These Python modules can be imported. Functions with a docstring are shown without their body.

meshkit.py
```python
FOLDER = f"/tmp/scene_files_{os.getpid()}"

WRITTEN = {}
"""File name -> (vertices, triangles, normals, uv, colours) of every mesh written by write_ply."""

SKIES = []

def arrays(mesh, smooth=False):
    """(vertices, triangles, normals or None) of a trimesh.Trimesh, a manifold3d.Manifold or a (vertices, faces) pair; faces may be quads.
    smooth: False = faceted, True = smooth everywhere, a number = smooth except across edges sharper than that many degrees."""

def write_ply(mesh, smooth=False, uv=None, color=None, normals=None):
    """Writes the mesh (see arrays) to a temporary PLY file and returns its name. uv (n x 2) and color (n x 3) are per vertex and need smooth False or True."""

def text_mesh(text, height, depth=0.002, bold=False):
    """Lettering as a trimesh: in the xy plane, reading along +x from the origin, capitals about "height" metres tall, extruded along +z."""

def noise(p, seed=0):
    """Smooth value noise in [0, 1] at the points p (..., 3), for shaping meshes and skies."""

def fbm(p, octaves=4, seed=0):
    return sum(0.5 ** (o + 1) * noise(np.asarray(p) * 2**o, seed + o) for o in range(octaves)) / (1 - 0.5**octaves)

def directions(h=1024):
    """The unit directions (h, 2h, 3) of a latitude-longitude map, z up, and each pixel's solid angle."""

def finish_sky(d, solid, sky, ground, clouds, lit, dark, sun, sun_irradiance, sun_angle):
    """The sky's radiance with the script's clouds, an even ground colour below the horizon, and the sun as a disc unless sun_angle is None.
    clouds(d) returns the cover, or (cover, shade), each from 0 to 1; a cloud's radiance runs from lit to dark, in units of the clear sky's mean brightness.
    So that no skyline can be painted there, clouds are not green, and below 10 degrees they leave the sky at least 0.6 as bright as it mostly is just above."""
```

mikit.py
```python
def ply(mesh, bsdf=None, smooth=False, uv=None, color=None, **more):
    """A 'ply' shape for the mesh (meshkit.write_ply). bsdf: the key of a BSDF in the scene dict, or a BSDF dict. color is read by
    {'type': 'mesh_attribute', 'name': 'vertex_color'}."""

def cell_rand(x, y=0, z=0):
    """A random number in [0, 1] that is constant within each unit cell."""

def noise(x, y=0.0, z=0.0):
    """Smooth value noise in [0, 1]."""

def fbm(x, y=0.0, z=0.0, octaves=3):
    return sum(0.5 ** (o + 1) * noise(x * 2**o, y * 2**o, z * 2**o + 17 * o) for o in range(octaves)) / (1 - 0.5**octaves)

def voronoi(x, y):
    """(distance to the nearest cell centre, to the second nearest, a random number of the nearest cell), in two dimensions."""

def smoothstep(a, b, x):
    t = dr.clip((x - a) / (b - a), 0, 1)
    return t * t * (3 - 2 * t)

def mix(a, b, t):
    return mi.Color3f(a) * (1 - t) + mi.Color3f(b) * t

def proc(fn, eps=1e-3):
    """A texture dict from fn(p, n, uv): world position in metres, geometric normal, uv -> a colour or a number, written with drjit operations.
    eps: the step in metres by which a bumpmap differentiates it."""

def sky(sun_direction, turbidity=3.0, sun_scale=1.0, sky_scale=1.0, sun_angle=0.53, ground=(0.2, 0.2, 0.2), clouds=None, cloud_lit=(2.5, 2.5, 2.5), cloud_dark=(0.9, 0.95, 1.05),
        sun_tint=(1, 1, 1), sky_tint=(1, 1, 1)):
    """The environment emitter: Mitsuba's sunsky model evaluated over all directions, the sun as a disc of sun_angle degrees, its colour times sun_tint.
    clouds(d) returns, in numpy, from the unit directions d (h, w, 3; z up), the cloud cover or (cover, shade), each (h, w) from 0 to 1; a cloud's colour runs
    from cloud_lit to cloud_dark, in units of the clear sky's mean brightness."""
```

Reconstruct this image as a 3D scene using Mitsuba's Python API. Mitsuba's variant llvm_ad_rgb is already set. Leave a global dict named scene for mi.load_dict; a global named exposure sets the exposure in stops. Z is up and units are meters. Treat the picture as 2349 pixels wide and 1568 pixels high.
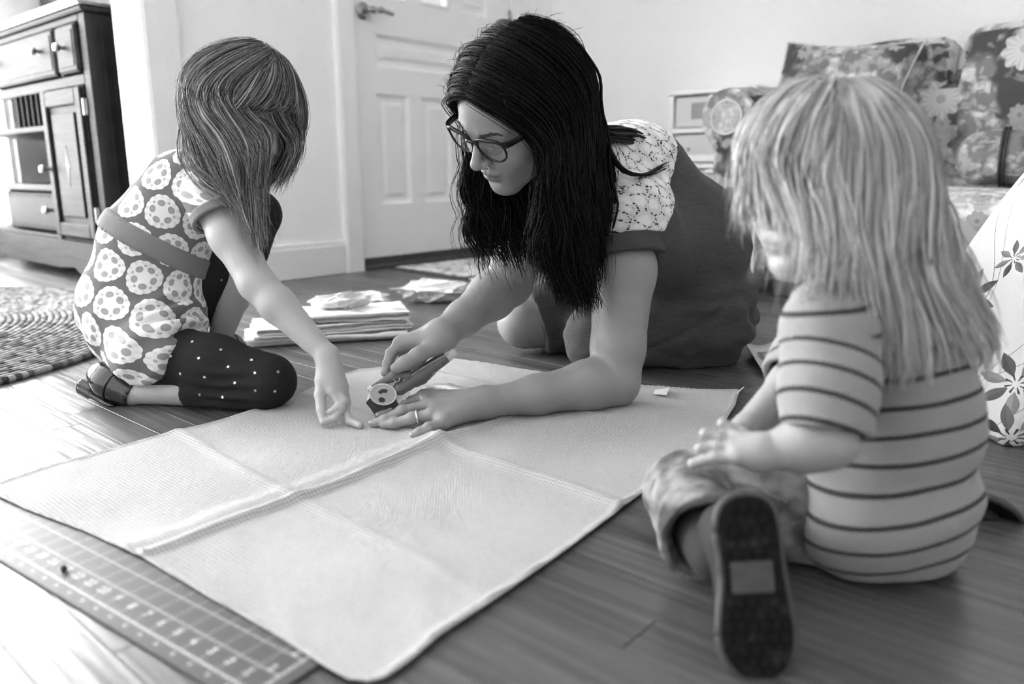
import math, random, sys
import numpy as np, trimesh, mitsuba as mi, drjit as dr
import manifold3d as m3, shapely
from shapely.geometry import Polygon, Point, LineString, box as sbox
import mikit, meshkit
from mikit import proc, noise, fbm, voronoi, smoothstep, cell_rand
T = mi.ScalarTransform4f
rng = np.random.default_rng(7)
scene, labels = {}, {}

# ---------------------------------------------------------------- camera, light, exposure
scene['camera'] = {'type': 'thinlens', 'fov': 66.36, 'fov_axis': 'x', 'aperture_radius': 0.0048, 'focus_distance': 1.36, 'near_clip': 0.02, 'far_clip': 60.0,
                   'to_world': T().look_at(origin=[0, 0, 0.4129], target=[0.7347, 0.6433, 0.1975], up=[0.16466, 0.13914, 0.9765])}
exposure = -0.3
SKY = (9.0, 9.0, 9.0)          # daylight seen through the glass doors and the small door light
def window_light(key, origin, ux, uy, rad):
    """a daylight panel just outside a glazed opening, emitting into the room"""
    o, ux, uy = np.array(origin, float), np.array(ux, float), np.array(uy, float)
    v = np.array([o, o + ux, o + ux + uy, o + uy])
    scene[key] = mikit.ply((v, np.array([[0, 1, 2, 3]])), None, emitter={'type': 'area', 'radiance': {'type': 'rgb', 'value': list(rad)}})
    labels[key] = {'kind': 'structure', 'label': 'bright daylight behind the window'}
scene['sky'] = {'type': 'constant', 'radiance': {'type': 'rgb', 'value': [1.0, 1.0, 1.0]}}
window_light('daylight_far', (-1.4, 4.62, 0.15), (2.8, 0, 0), (0, 0, 2.15), [38.0] * 3)

# ---------------------------------------------------------------- helpers: keys, labels, materials
def num(name):
    if name not in scene and name not in labels: return name
    k = 1
    while f'{name}_{k:03d}' in scene or f'{name}_{k:03d}' in labels: k += 1
    return f'{name}_{k:03d}'
def put(name, mesh, mat, parent=None, smooth=False, uv=None, color=None, label=None, cat=None, group=None, kind=None, **more):
    key = num(name if parent is None else parent + '__' + name)
    scene[key] = mikit.ply(mesh, mat, smooth, uv, color, **more)
    if label or cat or group or kind: tag(key, label, cat, group, kind)
    return key
def tag(key, label=None, cat=None, group=None, kind=None):
    d = labels.setdefault(key, {})
    for k, v in (('label', label), ('category', cat), ('group', group), ('kind', kind)):
        if v: d[k] = v
    return key
def thing(name, label, cat, group=None):
    return tag(num(name), label, cat, group)
def struct(name, mesh, mat, parent=None, smooth=False, label=None, **kw):
    k = put(name, mesh, mat, parent, smooth, label=label, **kw)
    if parent is None: tag(k, label, kind='structure')
    return k
def rgb(v): return {'type': 'rgb', 'value': [float(v)] * 3} if np.isscalar(v) else {'type': 'rgb', 'value': list(map(float, v))}
def mat(key, col, rough=0.6, spec=0.5, bump=None, bscale=1.0, eps=1e-3, **kw):
    c = proc(col) if callable(col) else ({'type': 'mesh_attribute', 'name': 'vertex_color'} if col == 'vertex' else rgb(col))
    b = {'type': 'principled', 'base_color': c, 'roughness': proc(rough) if callable(rough) else float(rough), 'specular': float(spec), **kw}
    if bump is not None: b = {'type': 'bumpmap', 'arbitrary': proc(bump, eps), 'scale': float(bscale), 'bsdf': b}
    scene[key] = {'type': 'twosided', 'bsdf': b}
    return key
cat_ = trimesh.util.concatenate
def tm(v, f): return trimesh.Trimesh(np.asarray(v, float), np.asarray(f), process=False)
def rbox(lo, hi, c=0.004):
    """a box with chamfered edges, as the hull of its cut corners (44 triangles)"""
    lo, hi = np.minimum(lo, hi).astype(float), np.maximum(lo, hi).astype(float)
    c = min(c, 0.45 * (hi - lo).min())
    pts = []
    for s in np.ndindex(2, 2, 2):
        s = np.array(s); p = np.where(s, hi, lo); d = np.where(s, -c, c)
        for k in range(3):
            q = p + d; q[k] = p[k]; pts.append(q)
    return trimesh.convex.convex_hull(np.array(pts))
def bx(lo, hi):
    return trimesh.creation.box(bounds=[np.minimum(lo, hi), np.maximum(lo, hi)])
def obox(c, half, ax=None, ch=0.003):
    """chamfered box with centre, half sizes and axes (rows)"""
    m = rbox(-np.array(half, float), np.array(half, float), ch)
    if ax is not None: m.vertices = m.vertices @ np.array(ax, float)
    m.vertices = m.vertices + np.array(c, float)
    return m
def lathe(profile, n=32, origin=(0, 0, 0), axis=(0, 0, 1)):
    m = trimesh.creation.revolve(np.array(profile, float), sections=n)
    M = trimesh.geometry.align_vectors([0, 0, 1], np.array(axis, float) / np.linalg.norm(axis)); m.apply_transform(M)
    m.apply_translation(origin); m.fix_normals(); return m
def extrude(poly, h):
    return cat_([trimesh.creation.extrude_polygon(g, h, engine='earcut') for g in getattr(poly, 'geoms', [poly])])
def frame(o, x, y, z):
    M = np.eye(4); M[:3, 0], M[:3, 1], M[:3, 2], M[:3, 3] = x, y, z, o; return M
def unit(v): v = np.asarray(v, float); return v / np.linalg.norm(v, axis=-1, keepdims=True)
def spline(P, n):
    """smooth curve through the points P (k, d), n samples, centripetal parameter"""
    from scipy.interpolate import PchipInterpolator, CubicSpline
    P = np.asarray(P, float)
    t = np.concatenate([[0], np.cumsum(np.linalg.norm(np.diff(P, axis=0), axis=1) ** 0.5 + 1e-9)])
    return CubicSpline(t, P)(np.linspace(0, t[-1], n)) if len(P) > 2 else P[0] + np.linspace(0, 1, n)[:, None] * (P[-1] - P[0])
def tubes(paths, rad, sides=5, caps=False, flat=1.0, ref=None):
    """(K, n, 3) centre lines and (K, n) radii to one mesh of tapered tubes; flat squeezes across ref"""
    p = np.asarray(paths, float); rad = np.broadcast_to(rad, p.shape[:2])
    K, n, _ = p.shape
    t = np.gradient(p, axis=1); t /= np.linalg.norm(t, axis=2, keepdims=True) + 1e-12
    r = np.array([0.31, 0.27, 0.91]) if ref is None else np.asarray(ref, float)
    r = np.broadcast_to(r, p.shape)
    a = np.cross(t, r); a /= np.linalg.norm(a, axis=2, keepdims=True) + 1e-9
    b = np.cross(t, a)
    g = np.arange(sides) * 2 * np.pi / sides
    v = p[:, :, None] + rad[:, :, None, None] * (np.cos(g)[:, None] * a[:, :, None] + flat * np.sin(g)[:, None] * b[:, :, None])
    i, j = np.meshgrid(np.arange(n - 1), np.arange(sides), indexing='ij')
    q = np.stack([i * sides + j, i * sides + (j + 1) % sides, (i + 1) * sides + (j + 1) % sides, (i + 1) * sides + j], -1).reshape(-1, 4)
    f = np.vstack([q[:, [0, 2, 1]], q[:, [0, 3, 2]]])
    if caps:
        for e, base in ((0, 0), (1, (n - 1) * sides)):
            for k in range(1, sides - 1): f = np.vstack([f, [[base, base + k, base + k + 1] if e == 0 else [base, base + k + 1, base + k]]])
    f = (f[None] + (np.arange(K) * n * sides)[:, None, None]).reshape(-1, 3)
    return tm(v.reshape(-1, 3), f)
def tube(P, r, sides=8, n=None, caps=True):
    P = np.asarray(P, float)
    if n: P = spline(P, n)
    r = np.broadcast_to(np.asarray(r, float), (len(P),)) if np.ndim(r) == 0 or len(np.atleast_1d(r)) == len(P) else np.interp(np.linspace(0, 1, len(P)), np.linspace(0, 1, len(r)), r)
    return tubes(P[None], r[None], sides, caps)

# ---------------------------------------------------------------- helpers: signed-distance modelling (bodies, clothes, cushions)
def d_cone(p, a, b, ra, rb):
    """distance to a tapered capsule (hull of two spheres)"""
    a, b = np.asarray(a, np.float32), np.asarray(b, np.float32)
    ba = b - a; l2 = float(ba @ ba); rr = ra - rb; a2 = l2 - rr * rr
    if a2 <= 1e-12: return np.linalg.norm(p - (a if ra > rb else b), axis=-1) - max(ra, rb)
    il2 = 1.0 / l2
    pa = p - a; y = pa @ ba; z = y - l2
    x2 = ((pa * l2 - ba * y[..., None]) ** 2).sum(-1)
    y2, z2 = y * y * l2, z * z * l2
    k = np.sign(rr) * rr * rr * x2
    out = (np.sqrt(np.maximum(x2 * a2 * il2, 0)) + y * rr) * il2 - ra
    m1 = np.sign(z) * a2 * z2 > k
    m2 = (np.sign(y) * a2 * y2 < k) & ~m1
    out = np.where(m2, np.sqrt(x2 + y2) * il2 - ra, out)
    return np.where(m1, np.sqrt(x2 + z2) * il2 - rb, out)
def d_ell(p, c, r, M=None):
    """distance (bounded) to an ellipsoid; M rows are its axes"""
    q = p - np.asarray(c, np.float32)
    if M is not None: q = q @ np.asarray(M, np.float32).T
    r = np.asarray(r, np.float32)
    k0 = np.linalg.norm(q / r, axis=-1); k1 = np.linalg.norm(q / (r * r), axis=-1)
    return k0 * (k0 - 1) / np.maximum(k1, 1e-6)
def d_rbox(p, c, h, rad, M=None):
    q = p - np.asarray(c, np.float32)
    if M is not None: q = q @ np.asarray(M, np.float32).T
    q = np.abs(q) - (np.asarray(h, np.float32) - rad)
    return np.linalg.norm(np.maximum(q, 0), axis=-1) + np.minimum(q.max(-1), 0) - rad
def cone(a, b, ra, rb=None, k=0.012): return ('u', lambda p, A=(a, b, ra, ra if rb is None else rb): d_cone(p, *A), k)
def ell(c, r, M=None, k=0.012): return ('u', lambda p, A=(c, r, M): d_ell(p, *A), k)
def rbx(c, h, rad, M=None, k=0.012): return ('u', lambda p, A=(c, h, rad, M): d_rbox(p, *A), k)
def cut(prim, k=0.006): return ('s', prim[1], k)
def keep(fn): return ('i', fn, 0.0)
def half(c, n): return ('i', lambda p, c=np.asarray(c, np.float32), n=unit(n).astype(np.float32): (p - c) @ n, 0.0)     # keeps the side against n
def chain(pts, rads, k=0.012): return [cone(pts[i], pts[i + 1], rads[i], rads[i + 1], k) for i in range(len(pts) - 1)]
def smin(a, b, k):
    if k <= 0: return np.minimum(a, b)
    h = np.maximum(k - np.abs(a - b), 0) / k
    return np.minimum(a, b) - h * h * k * 0.25
def field(ops, p, out=None):
    """all operations at the points (n, 3)"""
    d = np.full(p.shape[:-1], 1e3, np.float32)
    for kind, fn, k in ops:
        e = fn(p)
        d = smin(d, e, k) if kind == 'u' else (-smin(-d, e, k) if kind == 's' else np.maximum(d, e))
    return d
def mesh_field(ops, lo, hi, h, B=8, reach=0.03):
    """surface nets on blocks near the surface"""
    lo = np.asarray(lo, float); n = np.ceil((np.asarray(hi) - lo) / (h * B)).astype(int)
    ib = np.stack(np.meshgrid(*[np.arange(k) for k in n], indexing='ij'), -1).reshape(-1, 3)
    ctr = (lo + (ib + 0.5) * B * h).astype(np.float32)
    R = B * h * 0.87
    dc = field(ops, ctr)
    ib = ib[np.abs(dc) < R * 1.6 + 0.004]; ctr = (lo + (ib + 0.5) * B * h).astype(np.float32)
    g = np.arange(B + 1)
    loc = np.stack(np.meshgrid(g, g, g, indexing='ij'), -1).reshape(-1, 3)
    D = np.full((len(ib), len(loc)), 1e3, np.float32)
    P = (lo + (ib[:, None] * B + loc[None]) * h).astype(np.float32)
    for kind, fn, k in ops:
        e0 = fn(ctr)
        if kind == 'i':
            D = np.maximum(D, fn(P)); continue
        m = e0 < R * 1.25 + reach + k
        if not m.any(): continue
        e = fn(P[m])
        D[m] = smin(D[m], e, k) if kind == 'u' else -smin(-D[m], e, k)
    D = D.reshape(-1, B + 1, B + 1, B + 1)
    S = D < 0
    corners = list(np.ndindex(2, 2, 2))
    cnt = sum(S[:, a:a + B, b:b + B, c:c + B].astype(np.int8) for a, b, c in corners)
    act = np.argwhere((cnt > 0) & (cnt < 8))
    bi, ci = act[:, 0], act[:, 1:]
    val = np.stack([D[bi, ci[:, 0] + a, ci[:, 1] + b, ci[:, 2] + c] for a, b, c in corners], -1)
    pos = np.zeros((len(act), 3)); w = np.zeros(len(act))
    C = np.array(corners, float)
    for i in range(8):
        for ax in range(3):
            if corners[i][ax] == 0:
                j = i + (4, 2, 1)[ax]
                a, b = val[:, i], val[:, j]; m = (a < 0) != (b < 0)
                t = np.where(m, a / np.where(m, a - b, 1), 0)
                q = C[i][None] + t[:, None] * (C[j] - C[i])[None]
                pos[m] += q[m]; w[m] += 1
    pos /= w[:, None]
    gi = ib[bi] * B + ci                                   # global cell index
    dim = n * B + 4
    key = (gi[:, 0] * dim[1] + gi[:, 1]) * dim[2] + gi[:, 2]
    order = np.argsort(key); ks = key[order]
    V = lo + (gi + pos) * h
    def find(g):
        k = (g[:, 0] * dim[1] + g[:, 1]) * dim[2] + g[:, 2]
        i = np.clip(np.searchsorted(ks, k), 0, len(ks) - 1)
        return np.where(ks[i] == k, order[i], -1)
    F = []
    E = np.eye(3, dtype=int)
    for ax in range(3):
        u, v = E[(ax + 1) % 3], E[(ax + 2) % 3]
        s0, s1 = val[:, 0] < 0, val[:, (4, 2, 1)[ax]] < 0
        m = np.nonzero(s0 != s1)[0]
        q = np.stack([m, find(gi[m] - u), find(gi[m] - u - v), find(gi[m] - v)], 1)
        ok = (q >= 0).all(1); q = q[ok]
        flip = ~s0[m][ok]
        q[flip] = q[flip][:, ::-1]
        F.append(q)
    F = np.vstack(F)
    f = np.vstack([F[:, [0, 1, 2]], F[:, [0, 2, 3]]])
    return tm(V, f)
def grad(ops, p, e=1e-3):
    p = p.astype(np.float32)
    g = np.stack([field(ops, p + d) - field(ops, p - d) for d in np.eye(3, dtype=np.float32) * e], -1)
    return g / (np.linalg.norm(g, axis=1, keepdims=True) + 1e-9)
def refine(mesh, where, ops=None, times=1):
    """splits the edges where where(midpoint) holds, without cracks, and pulls the new vertices onto the field"""
    v, f = np.array(mesh.vertices), np.array(mesh.faces)
    for _ in range(times):
        e = np.sort(np.vstack([f[:, [0, 1]], f[:, [1, 2]], f[:, [2, 0]]]), 1)
        ue, inv = np.unique(e, axis=0, return_inverse=True); inv = inv.reshape(3, -1).T
        mid = v[ue].mean(1); sp = where(mid)
        idx = np.full(len(ue), -1); idx[sp] = len(v) + np.arange(sp.sum())
        nv = mid[sp]
        v = np.vstack([v, nv])
        m = idx[inv]; s = (m >= 0); c = s.sum(1); out = [f[c == 0]]
        for k in range(3):
            a, b, d = f[:, k], f[:, (k + 1) % 3], f[:, (k + 2) % 3]
            one = (c == 1) & s[:, k]; x = m[:, k]
            out += [np.stack([a[one], x[one], d[one]], 1), np.stack([x[one], b[one], d[one]], 1)]
            two = (c == 2) & ~s[:, k]; p, q = m[:, (k + 1) % 3], m[:, (k + 2) % 3]   # edges b-d and d-a split
            out += [np.stack([a[two], b[two], p[two]], 1), np.stack([a[two], p[two], q[two]], 1), np.stack([q[two], p[two], d[two]], 1)]
        al = c == 3
        out += [m[al], np.stack([f[al, 0], m[al, 0], m[al, 2]], 1), np.stack([m[al, 0], f[al, 1], m[al, 1]], 1), np.stack([m[al, 2], m[al, 1], f[al, 2]], 1)]
        f = np.vstack(out)
        if ops is not None:
            b = where(v)
            for _ in range(2):
                q = v[b].astype(np.float32); v[b] = q - field(ops, q)[:, None] * grad(ops, q, 6e-4)
    return tm(v, f)
def relax(m, it=1, lam=0.5):
    trimesh.smoothing.filter_laplacian(m, lamb=lam, iterations=it) if it else None
    return m
def normals(m):
    v, f = m.vertices, m.faces
    n = np.zeros_like(v); c = np.cross(v[f[:, 1]] - v[f[:, 0]], v[f[:, 2]] - v[f[:, 0]])
    for k in range(3): np.add.at(n, f[:, k], c)
    return n / (np.linalg.norm(n, axis=1, keepdims=True) + 1e-12)
def puff(m, fn):
    """moves every vertex along its normal by fn(vertices)"""
    m.vertices = m.vertices + normals(m) * fn(m.vertices)[:, None]; return m
def wob(p, s, seed=0, oct=3): return meshkit.fbm(np.asarray(p) * s, oct, seed) - 0.5

# ---------------------------------------------------------------- materials of the room
def wood_col(base, amp, sc=1.0):
    def f(p, n, uv):
        o = uv.x * 37.0
        a = fbm(p.x * 42 * sc + o, p.y * 2.2 * sc + o * 3, p.z * 42 * sc, 4)
        b = noise(p.x * 190 * sc + o * 5, p.y * 7 * sc + o, p.z * 190 * sc)
        ring = 0.5 + 0.5 * dr.sin((p.x * 130 * sc + 9 * fbm(p.x * 9 * sc + o, p.y * 1.6 * sc + o, p.z * 9 * sc, 2)) * 2.4)
        t = base * (1 + amp * (1.5 * (a - 0.5) + 0.5 * (b - 0.5) + 0.35 * (ring - 0.5)) + 0.55 * amp * (uv.y - 0.5))
        return mi.Color3f(dr.clip(t, 0.004, 0.95))
    return f
mat('wall_paint', lambda p, n, uv: mi.Color3f(0.87 + 0.02 * noise(p.x * 3, p.y * 3, p.z * 3)), 0.75, 0.3)
mat('ceiling_paint', 0.92, 0.9, 0.2)
mat('trim_paint', 0.87, 0.35, 0.5)
mat('door_paint', 0.86, 0.4, 0.5)
mat('floor_oak', wood_col(0.064, 0.6), lambda p, n, uv: 0.27 + 0.14 * noise(p.x * 30, p.y * 5, 0), 0.7,
    bump=lambda p, n, uv: fbm(p.x * 120 + uv.x * 40, p.y * 5, 0, 2), bscale=0.0006)
mat('subfloor', 0.03, 0.9)
mat('dark_sill', lambda p, n, uv: mi.Color3f(0.028 + 0.03 * noise(p.x * 60, p.y * 60, p.z * 200)), 0.5)
mat('nickel', 0.35, 0.28, 0.5, metallic=1.0)
mat('pane_frame', 0.8, 0.4)
scene['pane_glass'] = {'type': 'thindielectric', 'int_ior': 1.5}

# ---------------------------------------------------------------- room shell (x to the door wall's right, y to the left of the photograph, z up)
YD, XR, XL, YF, YB, HT = 2.62, 3.30, -1.6, 4.5, -3.2, 2.45
struct('floor', bx((XL - 0.3, YB - 0.1, -0.08), (XR + 0.1, YF + 0.3, -0.0165)), 'subfloor', label='oak strip floor of narrow boards')
struct('ceiling', bx((XL - 0.12, YB - 0.12, HT), (XR + 0.12, YF + 0.12, HT + 0.1)), 'ceiling_paint')
def wall_with_hole(axis, at, th, a0, a1, hole):
    """a wall across an axis between a0 and a1, with an optional hole (b0, b1, z0, z1)"""
    P = sbox(a0, -0.02, a1, HT)
    for hb in hole: P = P.difference(sbox(hb[0], hb[2], hb[1], hb[3]))
    m = extrude(P, th)                                   # x along, y up, z thickness
    v = m.vertices.copy()
    if axis == 'y': m.vertices = np.stack([v[:, 0], at + v[:, 2], v[:, 1]], 1)
    else: m.vertices = np.stack([at + v[:, 2], v[:, 0], v[:, 1]], 1)
    m.fix_normals(); return m
DX0, DX1, DZ = 2.058, 3.000, 2.06
struct('wall_door', wall_with_hole('y', YD, 0.19, 1.222, XR + 0.12, [(DX0 - 0.01, DX1 + 0.01, -0.02, DZ + 0.01)]), 'wall_paint')
struct('wall_right', wall_with_hole('x', XR, 0.12, YB - 0.1, YD, []), 'wall_paint')
struct('wall_dining', wall_with_hole('x', 1.68, 0.12, YD + 0.19, YF, []), 'wall_paint')
struct('wall_far', wall_with_hole('y', YF, 0.10, XL, 1.8, [(-1.4, 1.4, 0.12, 2.28)]), 'wall_paint')
struct('wall_left', wall_with_hole('x', XL - 0.1, 0.10, YB - 0.1, YF + 0.1, []), 'wall_paint')
mat('dark_paint', 0.8, 0.8)
struct('wall_back', wall_with_hole('y', YB - 0.1, 0.10, XL, XR, []), 'dark_paint')
def window(axis, at, b0, b1, z0, z1, bays):
    key = num('window_1'); tag(key, 'white framed glass door beyond the picture', kind='structure')
    def P(b, z, d): return (at + d, b, z) if axis == 'x' else (b, at + d, z)
    for i in range(bays + 1):
        b = b0 + (b1 - b0) * i / bays
        put('frame', rbox(P(b - 0.03, z0, 0.02), P(b + 0.03, z1, 0.08)), 'pane_frame', key)
    for z in (z0, z1): put('frame', rbox(P(b0, z - 0.03, 0.02), P(b1, z + 0.03, 0.08)), 'pane_frame', key)
    for i in range(bays):
        c0, c1 = b0 + (b1 - b0) * i / bays + 0.03, b0 + (b1 - b0) * (i + 1) / bays - 0.03
        v = np.array([P(c0, z0, 0.05), P(c1, z0, 0.05), P(c1, z1, 0.05), P(c0, z1, 0.05)])
        put('pane', (v, np.array([[0, 1, 2, 3]])), 'pane_glass', key)
window('y', YF, -1.4, 1.4, 0.12, 2.28, 3)

# floor boards: each of the nearest 300 in view is a part, the rest one part
def plank_mesh(x0, x1, y0, y1, dz):
    c, t = 0.00025, -0.0165
    z1, z0 = dz, dz - 0.0003
    v = [(x0, y0, t), (x1, y0, t), (x1, y1, t), (x0, y1, t), (x0, y0, z0), (x1, y0, z0), (x1, y1, z0), (x0, y1, z0),
         (x0 + c, y0 + c, z1), (x1 - c, y0 + c, z1), (x1 - c, y1 - c, z1), (x0 + c, y1 - c, z1)]
    q = []
    for b in (0, 4):
        for k in range(4): q.append((b + k, b + (k + 1) % 4, b + 4 + (k + 1) % 4, b + 4 + k))
    q.append((8, 9, 10, 11))
    return np.array(v), np.array(q)
planks = []
PW = 0.0595
rp = np.random.default_rng(3)
for k in range(int(np.floor((XL - 0.705) / PW)), int(np.ceil((XR - 0.705) / PW))):
    x0 = 0.7055 + k * PW
    y = YB - rp.uniform(0, 1.0)
    if k == -3: y = 0.334 - 2.0
    while y < YF:
        L = rp.uniform(0.35, 1.45) if not (k == -3 and abs(y - (0.334 - 2.0)) < 1e-6) else 2.0
        if k == -3 and y == 0.334: L = 1.1
        y1 = y + L
        a, b = max(x0, XL), min(x0 + PW, XR)
        c, d = max(y, YB), min(y1, YF)
        if d - c > 0.02 and b - a > 0.004: planks.append((a, b - 0.0009, c, d - 0.0010, rp.normal(0, 0.00012), rp.random(), rp.random()))
        y = y1
def plank_score(q):
    ys = np.linspace(q[2], q[3], 12); P = np.stack([np.full(12, (q[0] + q[1]) / 2), ys, np.zeros(12)], 1) - np.array([0, 0, 0.413])
    fw = np.array([0.7347, 0.6433, -0.2154]); rt = np.array([0.6588, -0.7523, 0.004]); up = np.array([0.1594, 0.1449, 0.9765])
    z = P @ fw; ok = (z > 0.2) & (np.abs(P @ rt) < 0.66 * z) & (np.abs(P @ up) < 0.44 * z)
    return (1 / np.maximum(z[ok], 0.2) ** 2).sum() if ok.any() else 0.0
planks.sort(key=lambda q: -plank_score(q))
rest = []
for i, q in enumerate(planks):
    v, f = plank_mesh(*q[:5]); uv = np.tile([[q[5], q[6]]], (len(v), 1))
    if i < 300: put('plank', (v, f), 'floor_oak', 'floor', uv=uv)
    else: rest.append((v, f, uv))
V = np.vstack([r[0] for r in rest]); off = np.cumsum([0] + [len(r[0]) for r in rest])[:-1]
put('planks_beyond', (V, np.vstack([r[1] + o for r, o in zip(rest, off)])), 'floor_oak', 'floor', uv=np.vstack([r[2] for r in rest]), kind='stuff')

# trim: casing of the opening and of the door, baseboards
def casing(name, x0, x1, z1=2.12, y=YD, depth=0.022, back=0.0):
    pr = [(0, 0), (x1 - x0, 0), (x1 - x0, depth * 0.75), (x1 - x0 - 0.012, depth), (0.012, depth), (0, depth * 0.75)]
    m = extrude(Polygon(pr), z1); v = m.vertices.copy()
    m.vertices = np.stack([x0 + v[:, 0], y - v[:, 1], v[:, 2]], 1); m.fix_normals()
    return struct(name, m, 'trim_paint')
casing('trim_1', 1.207, 1.335)
struct('trim_2', rbox((1.207, YD - 0.002, 0), (1.222, YD + 0.19, 2.4)), 'trim_paint')
casing('trim_3', 1.955, DX0 - 0.012)
casing('trim_4', DX1 + 0.012, DX1 + 0.115)
struct('trim_5', rbox((1.955, YD - 0.022, DZ + 0.015), (DX1 + 0.115, YD, DZ + 0.11)), 'trim_paint')
struct('trim_6', rbox((DX0 - 0.012, YD - 0.004, 0.0), (DX0, YD + 0.11, DZ + 0.02)), 'trim_paint')
struct('trim_7', rbox((DX1, YD - 0.004, 0.0), (DX1 + 0.012, YD + 0.11, DZ + 0.02)), 'trim_paint')
def baseboard(name, x0, x1, y0, y1):
    m = cat_([rbox((x0, y0, 0), (x1, y1, 0.118), 0.003)])
    return struct(name, m, 'trim_paint')
baseboard('baseboard_door', 1.335, 1.955, YD - 0.016, YD)
struct('trim_8', rbox((1.335, YD - 0.010, 0.118), (1.955, YD, 0.135), 0.003), 'trim_paint')
baseboard('baseboard_right', XR - 0.016, XR, YB, YD - 0.03)
baseboard('baseboard_dining', 1.664, 1.68, YD + 0.20, YF)
struct('trim_9', rbox((DX0, YD - 0.01, -0.004), (DX1, YD + 0.10, 0.018), 0.006), 'dark_sill', label='dark wooden door sill')
struct('trim_10', rbox((DX0, YD + 0.016, 0.012), (DX1, YD + 0.05, 0.044), 0.003), 'dark_sill')

# the white door with raised panels, a small square light, lever and hinge
FY = YD + 0.012                                         # face of the door
tag('door_1', 'white panelled door with a small window and a lever handle', kind='structure')
cols = [(2.168, 2.345), (2.415, 2.592), (2.662, 2.84)]
rows = [(0.268, 0.720)]
holes = [(a, b, 0.268, 0.720) for a, b in cols] + [(2.168, 2.84, 0.825, 0.952)] + [(a, b, 1.095, 1.85) for a, b in cols]
glass = (2.415, 2.56, 1.10, 1.245)
P = sbox(DX0 + 0.003, 0.048, DX1 - 0.003, DZ - 0.003)
for a, b, c, d in holes: P = P.difference(sbox(a, c, b, d))
m = extrude(P, 0.04); v = m.vertices.copy(); m.vertices = np.stack([v[:, 0], FY + v[:, 2], v[:, 1]], 1); m.fix_normals()
put('slab', m, 'door_paint', 'door_1')
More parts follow.
